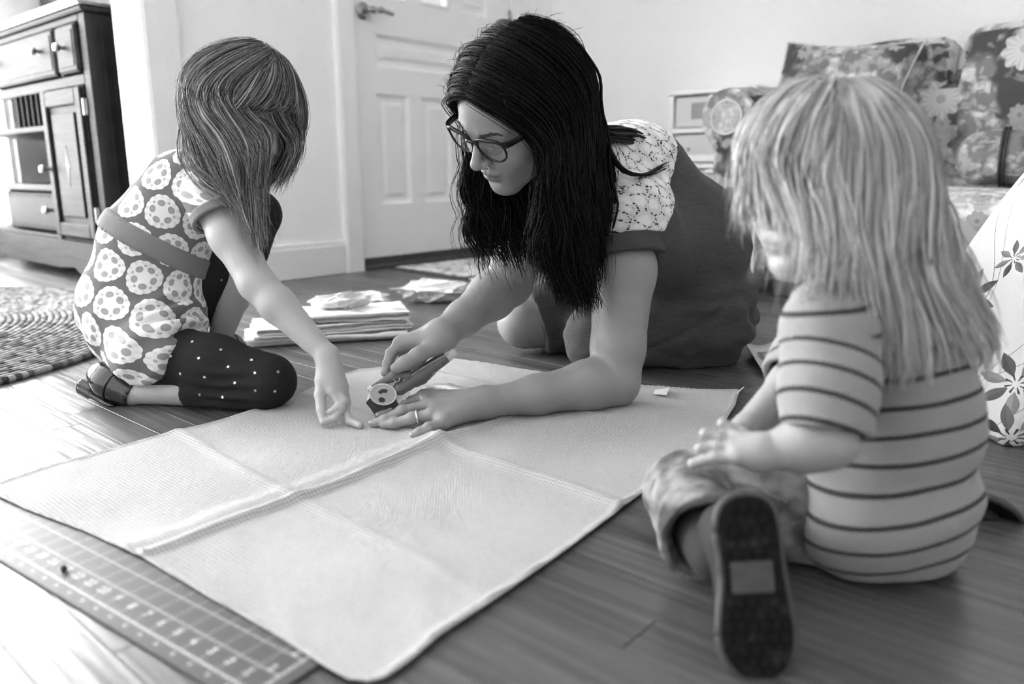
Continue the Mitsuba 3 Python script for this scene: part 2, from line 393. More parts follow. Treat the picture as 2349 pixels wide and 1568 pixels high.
def panel(a, b, c, d):
    """recessed bevel, then a raised field"""
    rings = [(0.0, 0.0), (0.016, 0.013), (0.030, 0.013), (0.046, 0.004)]
    v, q = [], []
    for o, y in rings:
        v += [(a + o, FY + y, c + o), (b - o, FY + y, c + o), (b - o, FY + y, d - o), (a + o, FY + y, d - o)]
    for r in range(len(rings) - 1):
        for k in range(4): q.append((4 * r + k, 4 * r + (k + 1) % 4, 4 * r + 4 + (k + 1) % 4, 4 * r + 4 + k))
    q.append(tuple(4 * len(rings) - 4 + np.arange(4)))
    v += [(a, FY + 0.03, c), (b, FY + 0.03, c), (b, FY + 0.03, d), (a, FY + 0.03, d)]; n = len(v) - 4
    q.append((n + 3, n + 2, n + 1, n))
    return np.array(v), np.array(q)
for h_ in holes:
    if h_[0] == 2.415 and h_[2] > 1:
        for w in [(2.415, 2.592, 1.30, 1.85)]: put('panel', panel(*w), 'door_paint', 'door_1')
        put('light_frame', cat_([rbox((2.415, FY - 0.004, 1.095), (2.43, FY + 0.034, 1.30), 0.003), rbox((2.577, FY - 0.004, 1.095), (2.592, FY + 0.034, 1.30), 0.003),
                                 rbox((2.415, FY - 0.004, 1.095), (2.592, FY + 0.034, 1.11), 0.003), rbox((2.415, FY - 0.004, 1.285), (2.592, FY + 0.034, 1.30), 0.003)]), 'door_paint', 'door_1')
        put('pane', (np.array([(2.43, FY + 0.02, 1.11), (2.577, FY + 0.02, 1.11), (2.577, FY + 0.02, 1.285), (2.43, FY + 0.02, 1.285)]), np.array([[0, 1, 2, 3]])), 'pane_glass', 'door_1')
    else: put('panel', panel(*h_), 'door_paint', 'door_1')
window_light('daylight_door', (2.35, YD + 0.26, 1.05), (0.3, 0, 0), (0, 0, 0.3), [9.0] * 3)
hz = 1.028
put('rosette', lathe([(0, 0), (0.033, 0), (0.033, 0.006), (0.027, 0.011), (0.012, 0.014), (0.011, 0.045), (0, 0.045)], 28, (2.112, FY, hz), (0, -1, 0)), 'nickel', 'door_1', smooth=35)
lev = mesh_field([cone((2.112, FY - 0.045, hz), (2.126, FY - 0.05, hz), 0.012, 0.011), cone((2.126, FY - 0.05, hz), (2.165, FY - 0.052, hz + 0.004), 0.011, 0.009), cone((2.165, FY - 0.052, hz + 0.004), (2.225, FY - 0.048, hz - 0.002), 0.009, 0.008)],
                 (2.09, FY - 0.07, hz - 0.03), (2.25, FY - 0.02, hz + 0.03), 0.003)
put('lever', lev, 'nickel', 'door_1', smooth=True)
for z in (1.07, 1.83, 0.25):
    put('hinge', cat_([lathe([(0, 0), (0.006, 0), (0.006, 0.09), (0, 0.09)], 12, (DX1 + 0.004, FY - 0.006, z - 0.01)), rbox((DX1 - 0.014, FY - 0.003, z - 0.01), (DX1 + 0.02, FY + 0.003, z + 0.08), 0.001)]), 'nickel', 'door_1')

# ---------------------------------------------------------------- floral sofa
def daisy(a, b, s, dens, seed):
    """(mask of petals, of the eye, random) of daisies scattered in the plane"""
    x, y = a / s, b / s
    pet, eye, rnd = mi.Float(0), mi.Float(0), mi.Float(0)
    for i in (-1, 0, 1):
        for j in (-1, 0, 1):
            cx, cy = dr.floor(x) + i, dr.floor(y) + j
            dx = x - cx - 0.2 - 0.6 * cell_rand(cx, cy, seed); dy = y - cy - 0.2 - 0.6 * cell_rand(cx, cy, seed + 1)
            r = dr.sqrt(dx * dx + dy * dy); th = dr.atan2(dy, dx) + 6 * cell_rand(cx, cy, seed + 2)
            R = (0.34 + 0.14 * cell_rand(cx, cy, seed + 3)) * (0.78 + 0.22 * dr.abs(dr.cos(th * 4.5)))
            on = cell_rand(cx, cy, seed + 4) < dens
            hit = on & (r < R)
            pet = dr.select(hit, 1.0 - 0.35 * r / R * dr.abs(dr.sin(th * 9)), pet); eye = dr.select(hit & (r < R * 0.24), 1.0, eye)
    return pet, eye
def floral(k=1.0, dark=0.045):
    def f(p, n, uv):
        ax, ay, az = dr.abs(n.x), dr.abs(n.y), dr.abs(n.z)
        isx, isz = (ax >= ay) & (ax >= az), (az > ax) & (az > ay)
        a = dr.select(isx, p.y, p.x) * k + 3.1; b = dr.select(isz, p.y, p.z) * k + 5.3
        w = fbm(a * 9, b * 9, 1, 3); w2 = fbm(a * 24 + 7, b * 24, 4, 3); sw = dr.sin((a + 0.12 * w) * 60 + 16 * fbm(a * 11, b * 11, 3, 2))
        t = dark + 0.09 * smoothstep(0.42, 0.58, w) + 0.10 * smoothstep(0.35, 0.5, sw) * smoothstep(0.4, 0.55, w2) + 0.16 * smoothstep(0.56, 0.66, w2)
        d1, d2, rv = voronoi(a * 26 + 3.0 * w2, b * 34 + 3.0 * w)
        t = t + 0.15 * smoothstep(0.04, 0.16, d2 - d1) * smoothstep(0.42, 0.28, d1) * smoothstep(0.45, 0.58, w) * (0.4 + 0.6 * rv)
        p2, e2 = daisy(a + 0.4, b + 0.7, 0.075, 0.35, 21); t = dr.select(p2 > 0, 0.24 * p2 + 0.05 - 0.12 * e2, t)
        p1, e1 = daisy(a, b, 0.15, 0.30, 5); t = dr.select(p1 > 0, 0.46 * p1 - 0.16 * e1, t)
        return mi.Color3f(dr.clip(t * 1.25, 0.02, 0.8))
    return f
mat('floral', floral(1.0), 0.85, 0.2)
mat('floral_pale', floral(1.25, 0.22), 0.85, 0.2)
mat('piping', 0.5, 0.8)
mat('cord', 0.02, 0.6)
def soft(ops, lo, hi, h, name, m, par, amp=0.004, s=9, seed=0, **k):
    ms = mesh_field(ops, lo, hi, h, reach=0.05); puff(ms, lambda v: amp * 2 * wob(v, s, seed))
    return put(name, ms, m, par, smooth=True, **k)
sf = thing('sofa', 'overstuffed sofa covered in a dark and pale floral print against the white wall', 'sofa')
SX0, SXB, SYL = 2.46, 3.24, 1.20          # front, back, left end
soft([rbx((2.86, 0.15, 0.14), (0.40, 1.0, 0.085), 0.03)], (2.4, -0.9, 0.0), (3.3, 1.2, 0.36), 0.012, 'base', 'floral', sf)
soft([rbx((2.97, 0.15, 0.42), (0.10, 1.0, 0.26), 0.06)], (2.8, -0.9, 0.1), (3.12, 1.2, 0.72), 0.014, 'back', 'floral', sf)
# rolled arm: upright panel and a scroll along x
AY, AZ = 1.195, 0.572
soft([rbx((2.84, AY - 0.03, 0.30), (0.37, 0.075, 0.24), 0.04), cone((2.41, AY, AZ), (3.12, AY + 0.0, AZ + 0.03), 0.092, 0.105, 0.04), rbx((2.47, AY - 0.03, 0.31), (0.045, 0.085, 0.25), 0.03, k=0.03), ('i', lambda p: 2.412 - p[..., 0], 0)],
     (2.38, 0.96, 0.03), (3.30, 1.34, 0.76), 0.011, 'arm', 'floral', sf, 0.003)
t = np.linspace(0, 2 * np.pi, 60)
put('arm_piping', tubes(np.stack([np.full(60, 2.410), AY + 0.052 * np.cos(t), AZ + 0.052 * np.sin(t)], 1)[None], np.full((1, 60), 0.0045), 8), 'piping', sf, smooth=True)
put('arm_face', lathe([(0, 0), (0.047, 0), (0.049, 0.004), (0.04, 0.010), (0, 0.012)], 32, (2.413, AY, AZ), (-1, 0, 0)), 'floral_pale', sf, smooth=40)
put('front_piping', tube([(2.425, AY - 0.10, 0.56), (2.423, AY - 0.115, 0.45), (2.425, AY - 0.113, 0.30), (2.43, AY - 0.112, 0.08)], 0.005, 8, 30), 'piping', sf, smooth=True)
for y in (0.98, -0.7): put('foot', rbox((2.50, y, 0.0), (2.56, y + 0.06, 0.06)), 'cord', sf)
soft([rbx((2.70, 0.62, 0.275), (0.30, 0.435, 0.06), 0.05), ell((2.70, 0.62, 0.285), (0.28, 0.42, 0.065), k=0.05)], (2.35, 0.1, 0.15), (3.05, 1.1, 0.45), 0.012, 'seat_cushion', 'floral_pale', sf)
soft([rbx((2.70, -0.27, 0.275), (0.30, 0.435, 0.06), 0.05), ell((2.70, -0.27, 0.285), (0.28, 0.42, 0.065), k=0.05)], (2.35, -0.75, 0.15), (3.05, 0.2, 0.45), 0.012, 'seat_cushion', 'floral_pale', sf)
Mt = np.array([[math.cos(0.16), 0, -math.sin(0.16)], [0, 1, 0], [math.sin(0.16), 0, math.cos(0.16)]])
def back_cushion(y, hw, zc, hz, x=2.985, seed=0):
    return soft([rbx((x, y, zc), (0.10, hw, hz), 0.08, Mt), ell((x - 0.02, y, zc), (0.145, hw * 0.92, hz * 0.9), Mt, k=0.06)], (2.75, y - hw - 0.05, zc - hz - 0.08), (3.22, y + hw + 0.05, zc + hz + 0.08), 0.012, 'back_cushion', 'floral', sf, 0.006, 6, seed)
back_cushion(0.87, 0.21, 0.635, 0.195, 2.99, 2)
back_cushion(0.38, 0.285, 0.645, 0.205, 2.965, 1)
back_cushion(-0.24, 0.285, 0.645, 0.205, 2.985, 3)
def throw_pillow(c, hw, hh, th, M, label, m='floral', seed=0):
    """square pillow with pointed corners and a piped edge"""
    n = 34; a = np.linspace(-1, 1, n); A, Bq = np.meshgrid(a, a, indexing='ij')
    bow = lambda s: 1 - 0.10 * (1 - s * s)
    Xp, Yp = A * hw * bow(Bq), Bq * hh * bow(A)
    Z = th * np.power(np.maximum((1 - A ** 2) * (1 - Bq ** 2), 0), 0.42)
    Pw = np.stack([Xp, Yp, 0 * Xp], -1)
    wr = 0.006 * wob(Pw, 14, seed)
    v = np.vstack([np.stack([Xp, Yp, Z + wr], -1).reshape(-1, 3), np.stack([Xp, Yp, -Z], -1).reshape(-1, 3)])
    i, j = np.meshgrid(np.arange(n - 1), np.arange(n - 1), indexing='ij'); qd = np.stack([i * n + j, (i + 1) * n + j, (i + 1) * n + j + 1, i * n + j + 1], -1).reshape(-1, 4)
    v = v @ np.array(M) + np.array(c)
    key = thing('throw_pillow', label, 'pillow')
    put('cover', (v, np.vstack([qd, qd[:, ::-1] + n * n])), m, key, smooth=True)
    b = np.array([(x, -1) for x in a] + [(1, x) for x in a] + [(x, 1) for x in a[::-1]] + [(-1, x) for x in a[::-1]])
    lp = np.stack([b[:, 0] * hw * (1 - 0.10 * (1 - b[:, 1] ** 2)), b[:, 1] * hh * (1 - 0.10 * (1 - b[:, 0] ** 2)), 0 * b[:, 0]], 1) @ np.array(M) + np.array(c)
    put('welt', tubes(lp[None], np.full((1, len(lp)), 0.004), 6), 'piping', key, smooth=True)
    return key
# axes rows: width (y-), height, outward
ex = unit([-0.12, -1, -0.10]); nz = unit([-0.93, 0.06, 0.34]); ez = unit(np.cross(nz, ex)); nz = np.cross(ex, ez)
throw_pillow((2.765, 0.992, 0.633), 0.235, 0.205, 0.075, np.array([ex, ez, nz]), 'square floral throw pillow with a pale upper corner leaning on the sofa back', 'floral', 4)
bo = thing('bolster', 'rolled floral bolster tied with a dark cord lying on the sofa seat', 'bolster')
soft([cone((2.74, 0.52, 0.442), (2.78, 0.02, 0.446), 0.078, 0.085, 0.03)], (2.6, -0.1, 0.30), (2.95, 0.65, 0.56), 0.01, 'roll', 'floral', bo, 0.006, 16, 3)
cb_ = unit(np.array([0.04, -0.50, 0.005])); ua = unit(np.cross(cb_, [0, 0, 1])); ub = np.cross(ua, cb_)
t = np.linspace(0, 2 * np.pi, 40)
ctr = np.array([2.744, 0.472, 0.443])
for dd in (0, 0.010): put('tie_cord', tubes((ctr + cb_ * dd + 0.084 * (np.cos(t)[:, None] * ua + np.sin(t)[:, None] * ub))[None], np.full((1, 40), 0.004), 6), 'cord', bo, smooth=True)

# ---------------------------------------------------------------- drawer tower of white plastic with clear drawers
mat('white_plastic', 0.85, 0.3, 0.5)
mat('frosted', lambda p, n, uv: mi.Color3f(0.52 + 0.06 * noise(p.y * 9, p.z * 9, 1)), 0.35, 0.5)
mat('dark_stuff', 0.12, 0.7); mat('mid_stuff', 0.33, 0.7)
dt = thing('drawer_tower', 'white plastic drawer tower with see-through drawers between sofa arm and wall', 'drawer unit')
TX, TY0, TY1 = 2.98, 1.36, 1.738
zz = [0.735, 0.575, 0.428, 0.285, 0.14, 0.0]
put('frame', cat_([rbox((TX, TY1 - 0.022, 0), (3.27, TY1, 0.72)), rbox((TX, TY0, 0), (3.27, TY0 + 0.022, 0.72)), rbox((3.25, TY0, 0), (3.27, TY1, 0.72)), rbox((TX - 0.006, TY0 - 0.008, 0.703), (3.275, TY1 + 0.008, 0.727), 0.006)]
                  + [rbox((TX, TY0, z - 0.011), (3.26, TY1, z + 0.011)) for z in (0.564, 0.423, 0.282, 0.142, 0.012)]), 'white_plastic', dt)
for i, (z0, z1) in enumerate(((0.579, 0.698), (0.438, 0.549), (0.297, 0.408), (0.157, 0.268))):
    d = put('drawer', cat_([rbox((TX + 0.012, TY0 + 0.026, z0), (TX + 0.016, TY1 - 0.026, z1), 0.001), rbox((TX + 0.012, TY0 + 0.026, z0), (3.24, TY1 - 0.026, z0 + 0.004), 0.001),
                            rbox((TX + 0.012, TY0 + 0.026, z0), (3.24, TY0 + 0.03, z1), 0.001), rbox((TX + 0.012, TY1 - 0.03, z0), (3.24, TY1 - 0.026, z1), 0.001)]), 'frosted', dt)
    put('pull', rbox((TX - 0.004, TY0 + 0.10, z1 - 0.016), (TX + 0.014, TY0 + 0.20, z1 + 0.002)), 'white_plastic', d)
put('sticker', lathe([(0, 0), (0.007, 0), (0.007, 0.001), (0, 0.001)], 16, (TX + 0.0115, 1.645, 0.49), (-1, 0, 0)), 'dark_stuff', 'drawer_tower__drawer_001')
put('label_strip', rbox((TX + 0.010, 1.42, 0.443), (TX + 0.0125, 1.67, 0.467), 0.001), 'white_plastic', 'drawer_tower__drawer_001')
put('label_strip', rbox((TX + 0.010, 1.42, 0.61), (TX + 0.0125, 1.64, 0.675), 0.001), 'mid_stuff', 'drawer_tower__drawer')
rs = np.random.default_rng(12)
for i in range(7):
    y, z, r = rs.uniform(1.44, 1.66), 0.307 + rs.uniform(0, 0.05), rs.uniform(0.014, 0.026)
    m = trimesh.creation.icosphere(2, r); m.vertices = m.vertices * [0.35, 1.2, 0.8]; puff(m, lambda v: 0.4 * r * wob(v, 90, i)); m.apply_translation([TX + 0.006, y, z])
    put('contents', m, 'dark_stuff' if i % 2 else 'mid_stuff', 'drawer_tower__drawer_002', smooth=True)

# ---------------------------------------------------------------- folded cloths on the floor
def spotted(p, n, uv):
    pet, eye = daisy(uv.x, uv.y, 0.075, 0.35, 9)
    s, e = daisy(uv.x + 0.3, uv.y + 0.1, 0.04, 0.18, 33)
    return mi.Color3f(dr.clip(0.80 - 0.42 * dr.select(pet > 0, 0.8, 0.0) * noise(uv.x * 30, uv.y * 30, 1) * 1.6 - 0.2 * dr.select(s > 0, 1.0, 0.0), 0.15, 0.85))
mat('spotted_cotton', spotted, 0.9, 0.15)
mat('plain_cotton', lambda p, n, uv: mi.Color3f(0.76 + 0.06 * noise(uv.x * 200, uv.y * 200, 0)), 0.9, 0.15)
def folded(c, ang, hx, hy, layers, th, seed, m, label, z0=0.001, par=None):
    """a cloth folded in a zigzag: the cross-section snakes up in rounded folds, then is swept across, uneven from layer to layer"""
    r = np.random.default_rng(seed)
    prof, s = [], 0.0
    for L in range(layers):
        a, b = -hx + r.uniform(0, 0.02), hx - r.uniform(0, 0.025)
        xs = np.linspace(a, b, 26) if L % 2 == 0 else np.linspace(b, a, 26)
        zc = z0 + th * (L + 0.5)
        prof += [(x, zc) for x in xs]
        if L < layers - 1:
            e = xs[-1]; sg = 1 if L % 2 == 0 else -1
            prof += [(e + sg * th * 0.5 * math.sin(t), zc + th * 0.5 * (1 - math.cos(t))) for t in np.linspace(0.4, math.pi - 0.4, 5)]
    prof = np.array(prof); nrm = np.gradient(prof, axis=0); nrm = unit(np.stack([-nrm[:, 1], nrm[:, 0]], 1))
    t2 = th * 0.40
    loop = np.vstack([prof + nrm * t2, (prof - nrm * t2)[::-1]]); n = len(loop)
    ys = np.linspace(-hy, hy, 22); V = []
    arc = np.cumsum(np.r_[0, np.linalg.norm(np.diff(loop, axis=0), axis=1)])
    for y in ys:
        sh = 0.02 * (meshkit.fbm(np.stack([arc * 2, np.full(n, y * 0 + seed), 0 * arc], 1), 2, seed) - 0.5)
        yy = y + sh * (abs(y) / hy) * 2 * np.sign(y)
        V.append(np.stack([loop[:, 0], yy * (1 - 0.0), loop[:, 1]], 1))
    V = np.array(V).reshape(-1, 3)
    P2 = V.copy(); V[:, 2] = np.maximum(z0, V[:, 2] + (0.012 * wob(P2, 9, seed) + 0.005 * wob(P2, 40, seed)) * np.clip(V[:, 2] / (th * layers), 0.1, 1))
    V[:, 0] += 0.01 * wob(P2[:, [1, 2, 0]], 12, seed + 3)
    i, j = np.meshgrid(np.arange(21), np.arange(n), indexing='ij')
    q = np.stack([i * n + j, i * n + (j + 1) % n, (i + 1) * n + (j + 1) % n, (i + 1) * n + j], -1).reshape(-1, 4)
    h_ = n // 2
    caps = [(k, n - 1 - k, n - 2 - k, k + 1) for k in range(h_ - 1)] + [tuple(21 * n + np.array([k + 1, n - 2 - k, n - 1 - k, k])) for k in range(h_ - 1)]
    q = np.vstack([q, caps])
    uv = np.stack([np.tile(arc, 22), np.repeat(ys, n)], 1)
    ca, sa = math.cos(ang), math.sin(ang)
    W = np.stack([c[0] + ca * V[:, 0] - sa * V[:, 1], c[1] + sa * V[:, 0] + ca * V[:, 1], V[:, 2]], 1)
    k = put('folded_cloth', (W, q), m, par, smooth=True, uv=uv)
    return tag(k, label, 'cloth')
folded((1.155, 1.625), -0.56, 0.205, 0.085, 2, 0.0105, 1, 'plain_cotton', 'plain white folded cloth at the bottom of the front stack')
folded((1.160, 1.625), -0.50, 0.195, 0.080, 3, 0.0070, 2, 'spotted_cotton', 'flower dotted folded cloth, second from the bottom of the front stack', 0.0235)
folded((1.190, 1.622), -0.58, 0.165, 0.075, 2, 0.0100, 3, 'spotted_cotton', 'dotted folded cloth with a loose flap, third from the bottom of the front stack', 0.047)
def crumpled(c, r, seed, m, label, ridges=7, M=None):
    """a soft heap: a flattened ball with sharp random folds"""
    s = trimesh.creation.icosphere(5, 1.0); u = s.vertices.copy()
    rr = np.random.default_rng(seed); d = np.ones(len(u))
    for k in range(ridges):
        ax = unit(rr.normal(size=3)); o = rr.uniform(-0.5, 0.5); tt = (u @ ax - o) + 0.25 * wob(u, 2.5, seed + k)
        d += rr.uniform(0.10, 0.22) * np.exp(-np.abs(tt) / 0.10) - 0.05
    d += 0.22 * wob(u, 3.0, seed)
    v = u * d[:, None] * np.array(r); v[:, 2] = np.maximum(v[:, 2], -r[2] * 0.55)
    if M is not None: v = v @ np.array(M)
    v = v + np.array(c); s.vertices = v
    uv = np.stack([u[:, 0] * r[0] + u[:, 2] * 0.1, u[:, 1] * r[1] + u[:, 2] * 0.1], 1)
    return tag(put('crumpled_cloth', s, m, smooth=True, uv=uv), label, 'cloth')
def Rz(a): return np.array([[math.cos(a), math.sin(a), 0], [-math.sin(a), math.cos(a), 0], [0, 0, 1]])
crumpled((1.205, 1.640, 0.083), (0.10, 0.055, 0.030), 5, 'spotted_cotton', 'crumpled dotted cloth lying on top of the front stack', 9, Rz(-0.4))
crumpled((1.505, 1.925, 0.020), (0.10, 0.060, 0.035), 8, 'spotted_cotton', 'small crumpled dotted cloth on the floor at the left of the rear heap', 8, Rz(-0.3))
crumpled((1.700, 1.815, 0.033), (0.145, 0.085, 0.055), 11, 'spotted_cotton', 'tallest crumpled white cloth in the rear heap behind the front stack', 9, Rz(-0.6))
crumpled((1.955, 1.770, 0.030), (0.12, 0.09, 0.045), 17, 'plain_cotton', 'white crumpled cloth at the right end of the rear heap by the forearm', 6, Rz(-0.5))

# ---------------------------------------------------------------- picture sheet on the floor behind the woman
def picture(p, n, uv):
    w = fbm(uv.x * 7, uv.y * 7, 2, 3); r = dr.sqrt(dr.square(uv.x - 0.42) + dr.square(uv.y - 0.5))
    t = dr.select(r < 0.32 + 0.12 * (w - 0.5), 0.10 + 0.25 * smoothstep(0.4, 0.6, fbm(uv.x * 18, uv.y * 18, 5, 3)), 0.55)
    t = dr.select((uv.y < 0.12) & (dr.abs(uv.y * 60 - dr.floor(uv.y * 60) - 0.5) < 0.2), 0.2, t)
    return mi.Color3f(t)
mat('picture_print', picture, 0.3, 0.5)
a, b, c_, d_ = [np.array(q) for q in ([1.6495, 0.7489, 0.0040], [1.4888, 0.6260, 0.0010], [1.6413, 0.5516, 0.0010], [2.0154, 0.7306, 0.0010])]
n1 = 24; U, Vv = np.meshgrid(np.linspace(0, 1, n1), np.linspace(0, 1, n1), indexing='ij')
Pp = (1 - U)[..., None] * (1 - Vv)[..., None] * a + (U * (1 - Vv))[..., None] * b + (U * Vv)[..., None] * c_ + ((1 - U) * Vv)[..., None] * d_
Pp[..., 2] += 0.001 + 0.030 * np.maximum(1 - Vv * 3.2, 0) ** 2 * (1 - 0.8 * U)
Pv = Pp.reshape(-1, 3); i, j = np.meshgrid(np.arange(n1 - 1), np.arange(n1 - 1), indexing='ij'); q = np.stack([i * n1 + j, (i + 1) * n1 + j, (i + 1) * n1 + j + 1, i * n1 + j + 1], -1).reshape(-1, 4)
bk = thing('magazine', 'thin picture magazine with a curled corner on the floor behind the woman', 'magazine')
put('cover', (np.vstack([Pv, Pv - [0, 0, 0.0008]]), np.vstack([q, q[:, ::-1] + n1 * n1])), 'picture_print', bk, smooth=True, uv=np.tile(np.stack([Vv.ravel(), U.ravel()], 1), (2, 1)))
put('pages', (np.vstack([Pv - [0, 0, 0.001], Pv - [0, 0, 0.0022]]), np.vstack([q, q[:, ::-1] + n1 * n1])), 'white_cotton', bk, smooth=True)

# ---------------------------------------------------------------- printed floor cushion at the right edge, and a pale ball
def botanical(p, n, uv):
    t = mi.Float(0.80)
    for (s, dens, seed) in ((0.11, 0.55, 3), (0.07, 0.35, 40)):
        x, y = uv.x / s, uv.y / s
        for i in (-1, 0, 1):
            for j in (-1, 0, 1):
                cx, cy = dr.floor(x) + i, dr.floor(y) + j
                dx = x - cx - 0.25 - 0.5 * cell_rand(cx, cy, seed); dy = y - cy - 0.25 - 0.5 * cell_rand(cx, cy, seed + 1)
                r = dr.sqrt(dx * dx + dy * dy); th = dr.atan2(dy, dx) + 6 * cell_rand(cx, cy, seed + 2)
                ph = th * 7 / 6.2832; ph = ph - dr.floor(ph) - 0.5
                leaf = (dr.abs(ph) * 2 * r < 0.16 * dr.sin(dr.clip((r - 0.10) / 0.36, 0, 1) * 3.1416)) & (cell_rand(cx, cy, seed + 4) < dens)
                shade = 0.05 + 0.35 * cell_rand(cx, cy, seed + 5 + dr.floor(th * 7 / 6.2832))
                t = dr.select(leaf, shade * dr.select(ph > 0, 1.0, 0.75), t)
                bud = (r < 0.13) & (r > 0.045) & (dr.abs(dr.sin(th * 4)) > 0.9) & (cell_rand(cx, cy, seed + 4) < dens); t = dr.select(bud, 0.05, t)
        st = dr.abs(dr.sin(uv.x * 23 / s * 0.11 + 2.2 * dr.sin(uv.y * 12) + seed)); t = dr.select((st < 0.018) & (t > 0.6), 0.25, t)
    return mi.Color3f(t)
mat('botanical', botanical, 0.85, 0.2)
pc = thing('floor_cushion', 'tall white floor cushion printed with grey leaves and flowers at the right edge', 'cushion')
CC = np.array([1.59, 0.155]); CR = 0.25
prof_ = spline([(0.001, 0.50), (0.06, 0.495), (0.11, 0.46), (0.175, 0.33), (0.225, 0.17), (0.248, 0.05), (0.238, 0.002), (0.001, 0.002)], 70)
n2 = 120; tt = np.linspace(0, 2 * np.pi, n2, endpoint=False)
rr_, zz_ = np.maximum(prof_[:, 0], 0.0005), np.maximum(prof_[:, 1], 0.001)
gather = np.clip((0.16 - zz_) / 0.14, 0, 1)[:, None] * (0.012 * np.sin(tt * 17 + 2 * np.sin(tt * 3)) + 0.008 * np.sin(tt * 29 + 1))[None]
lean = (zz_ / 0.45)[:, None]
Rr = np.maximum(rr_[:, None] + gather * (rr_ / 0.24)[:, None], 0.0004)
Vc = np.stack([CC[0] + Rr * np.cos(tt) + 0.05 * lean, CC[1] + Rr * np.sin(tt) - 0.06 * lean, np.repeat(zz_[:, None], n2, 1)], -1).reshape(-1, 3)
i, j = np.meshgrid(np.arange(69), np.arange(n2), indexing='ij'); q = np.stack([i * n2 + j, (i + 1) * n2 + j, (i + 1) * n2 + (j + 1) % n2, i * n2 + (j + 1) % n2], -1).reshape(-1, 4)
arc = np.cumsum(np.r_[0, np.linalg.norm(np.diff(np.stack([rr_, zz_], 1), axis=0), axis=1)])
put('cover', (Vc, q), 'botanical', pc, smooth=True, uv=np.stack([np.tile(np.minimum(tt, 2 * np.pi - tt) * 0.2, 70), np.repeat(arc, n2)], 1))
put('seam', tubes(np.stack([CC[0] + 0.052 + 0.10 * np.cos(np.r_[tt, 0]), CC[1] - 0.057 + 0.10 * np.sin(np.r_[tt, 0]), np.full(n2 + 1, 0.472)], 1)[None], np.full((1, n2 + 1), 0.003), 6), 'white_cotton', pc, smooth=True)
mat('ball_vinyl', 0.47, 0.5, 0.4)
bc, br = np.array([2.205, 0.527]), 0.1525
s = trimesh.creation.uv_sphere(br, count=[40, 64]); s.apply_translation([bc[0], bc[1], br + 0.001])
pb = thing('ball', 'plain pale grey ball on the floor between the sofa and the printed cushion', 'ball'); put('skin', s, 'ball_vinyl', pb, smooth=True)
put('valve', lathe([(0, 0), (0.006, 0), (0.006, 0.002), (0, 0.002)], 12, (bc[0], bc[1], 2 * br), (0, 0, 1)), 'white_plastic', pb)

# ---------------------------------------------------------------- sideboard in the next room
mat('cab_wood', lambda p, n, uv: mi.Color3f(dr.clip(0.018 * (1 + 0.9 * (fbm(p.x * 14, p.y * 3.0, p.z * 14, 3) - 0.5) + 0.9 * (noise(p.x * 150, p.y * 8, p.z * 120) - 0.5)), 0.004, 1)), 0.6, 0.12)
mat('cab_dark', lambda p, n, uv: mi.Color3f(0.006 + 0.007 * noise(p.x * 20, p.y * 4, p.z * 20)), 0.65, 0.15)
mat('cab_top', lambda p, n, uv: mi.Color3f(0.16 + 0.08 * fbm(p.x * 60, p.y * 3, p.z, 2)), 0.18, 0.8)
mat('inlay', 0.014, 0.5)
mat('black_panel', 0.006, 0.25, 0.5)
cab = thing('sideboard', 'dark wooden sideboard with drawers, cubbyholes and a panelled door', 'sideboard')
X0, Y0, Y1 = 1.150, 2.885, 4.42
def cb(name, lo, hi, m='cab_wood', c=0.004, par=None, **k): return put(name, rbox(lo, hi, c), m, par or cab, **k)
cb('top', (X0 - 0.03, Y0 - 0.03, 0.948), (1.665, Y1, 0.975), 'cab_top', 0.008)
cb('moulding', (X0 - 0.016, Y0 - 0.016, 0.93), (1.66, Y1, 0.948), 'cab_wood', 0.006)
cb('side_panel', (X0, Y0, 0.085), (1.66, Y0 + 0.022, 0.93), 'cab_dark')
cb('back_panel', (1.63, Y0, 0.10), (1.655, Y1, 0.93), 'cab_dark')
cb('base_board', (X0 + 0.01, Y0 + 0.01, 0.15), (1.63, Y1, 0.165), 'cab_dark')
# front frame: stiles and rails
def stile(y0, y1, z0, z1): cb('stile', (X0, y0, z0), (X0 + 0.022, y1, z1))
stile(Y0, Y0 + 0.055, 0.15, 0.93); stile(3.33, 3.365, 0.15, 0.725)
cb('rail', (X0, Y0 + 0.055, 0.905), (X0 + 0.022, Y1, 0.93)); cb('rail', (X0, Y0 + 0.055, 0.70), (X0 + 0.022, Y1, 0.738))
stile(3.118, 3.14, 0.738, 0.905)
cb('rail', (X0, 3.365, 0.56), (X0 + 0.022, Y1, 0.582)); cb('rail', (X0, 3.365, 0.335), (X0 + 0.022, Y1, 0.36))
cb('shelf', (X0 + 0.02, 3.365, 0.565), (1.63, Y1, 0.58), 'cab_dark'); cb('shelf', (X0 + 0.02, 3.365, 0.34), (1.63, Y1, 0.355), 'cab_dark')
for y in (3.42, 3.475, 3.53, 3.585, 3.64): cb('divider', (X0 + 0.004, y, 0.582), (1.60, y + 0.010, 0.70), 'cab_wood', 0.002)
cb('partition', (X0 + 0.02, 3.345, 0.165), (1.63, 3.36, 0.70), 'cab_dark')
pl = Polygon([(Y0, 0.155), (Y1, 0.155), (Y1, 0.045), (3.35, 0.045), (3.20, 0.055), (3.14, 0.03), (3.09, 0.0), (Y0, 0.0)])
m = extrude(pl, 0.024); v = m.vertices.copy(); m.vertices = np.stack([X0 - 0.012 + v[:, 2], v[:, 0], v[:, 1]], 1); m.fix_normals(); put('plinth', m, 'cab_wood', cab)
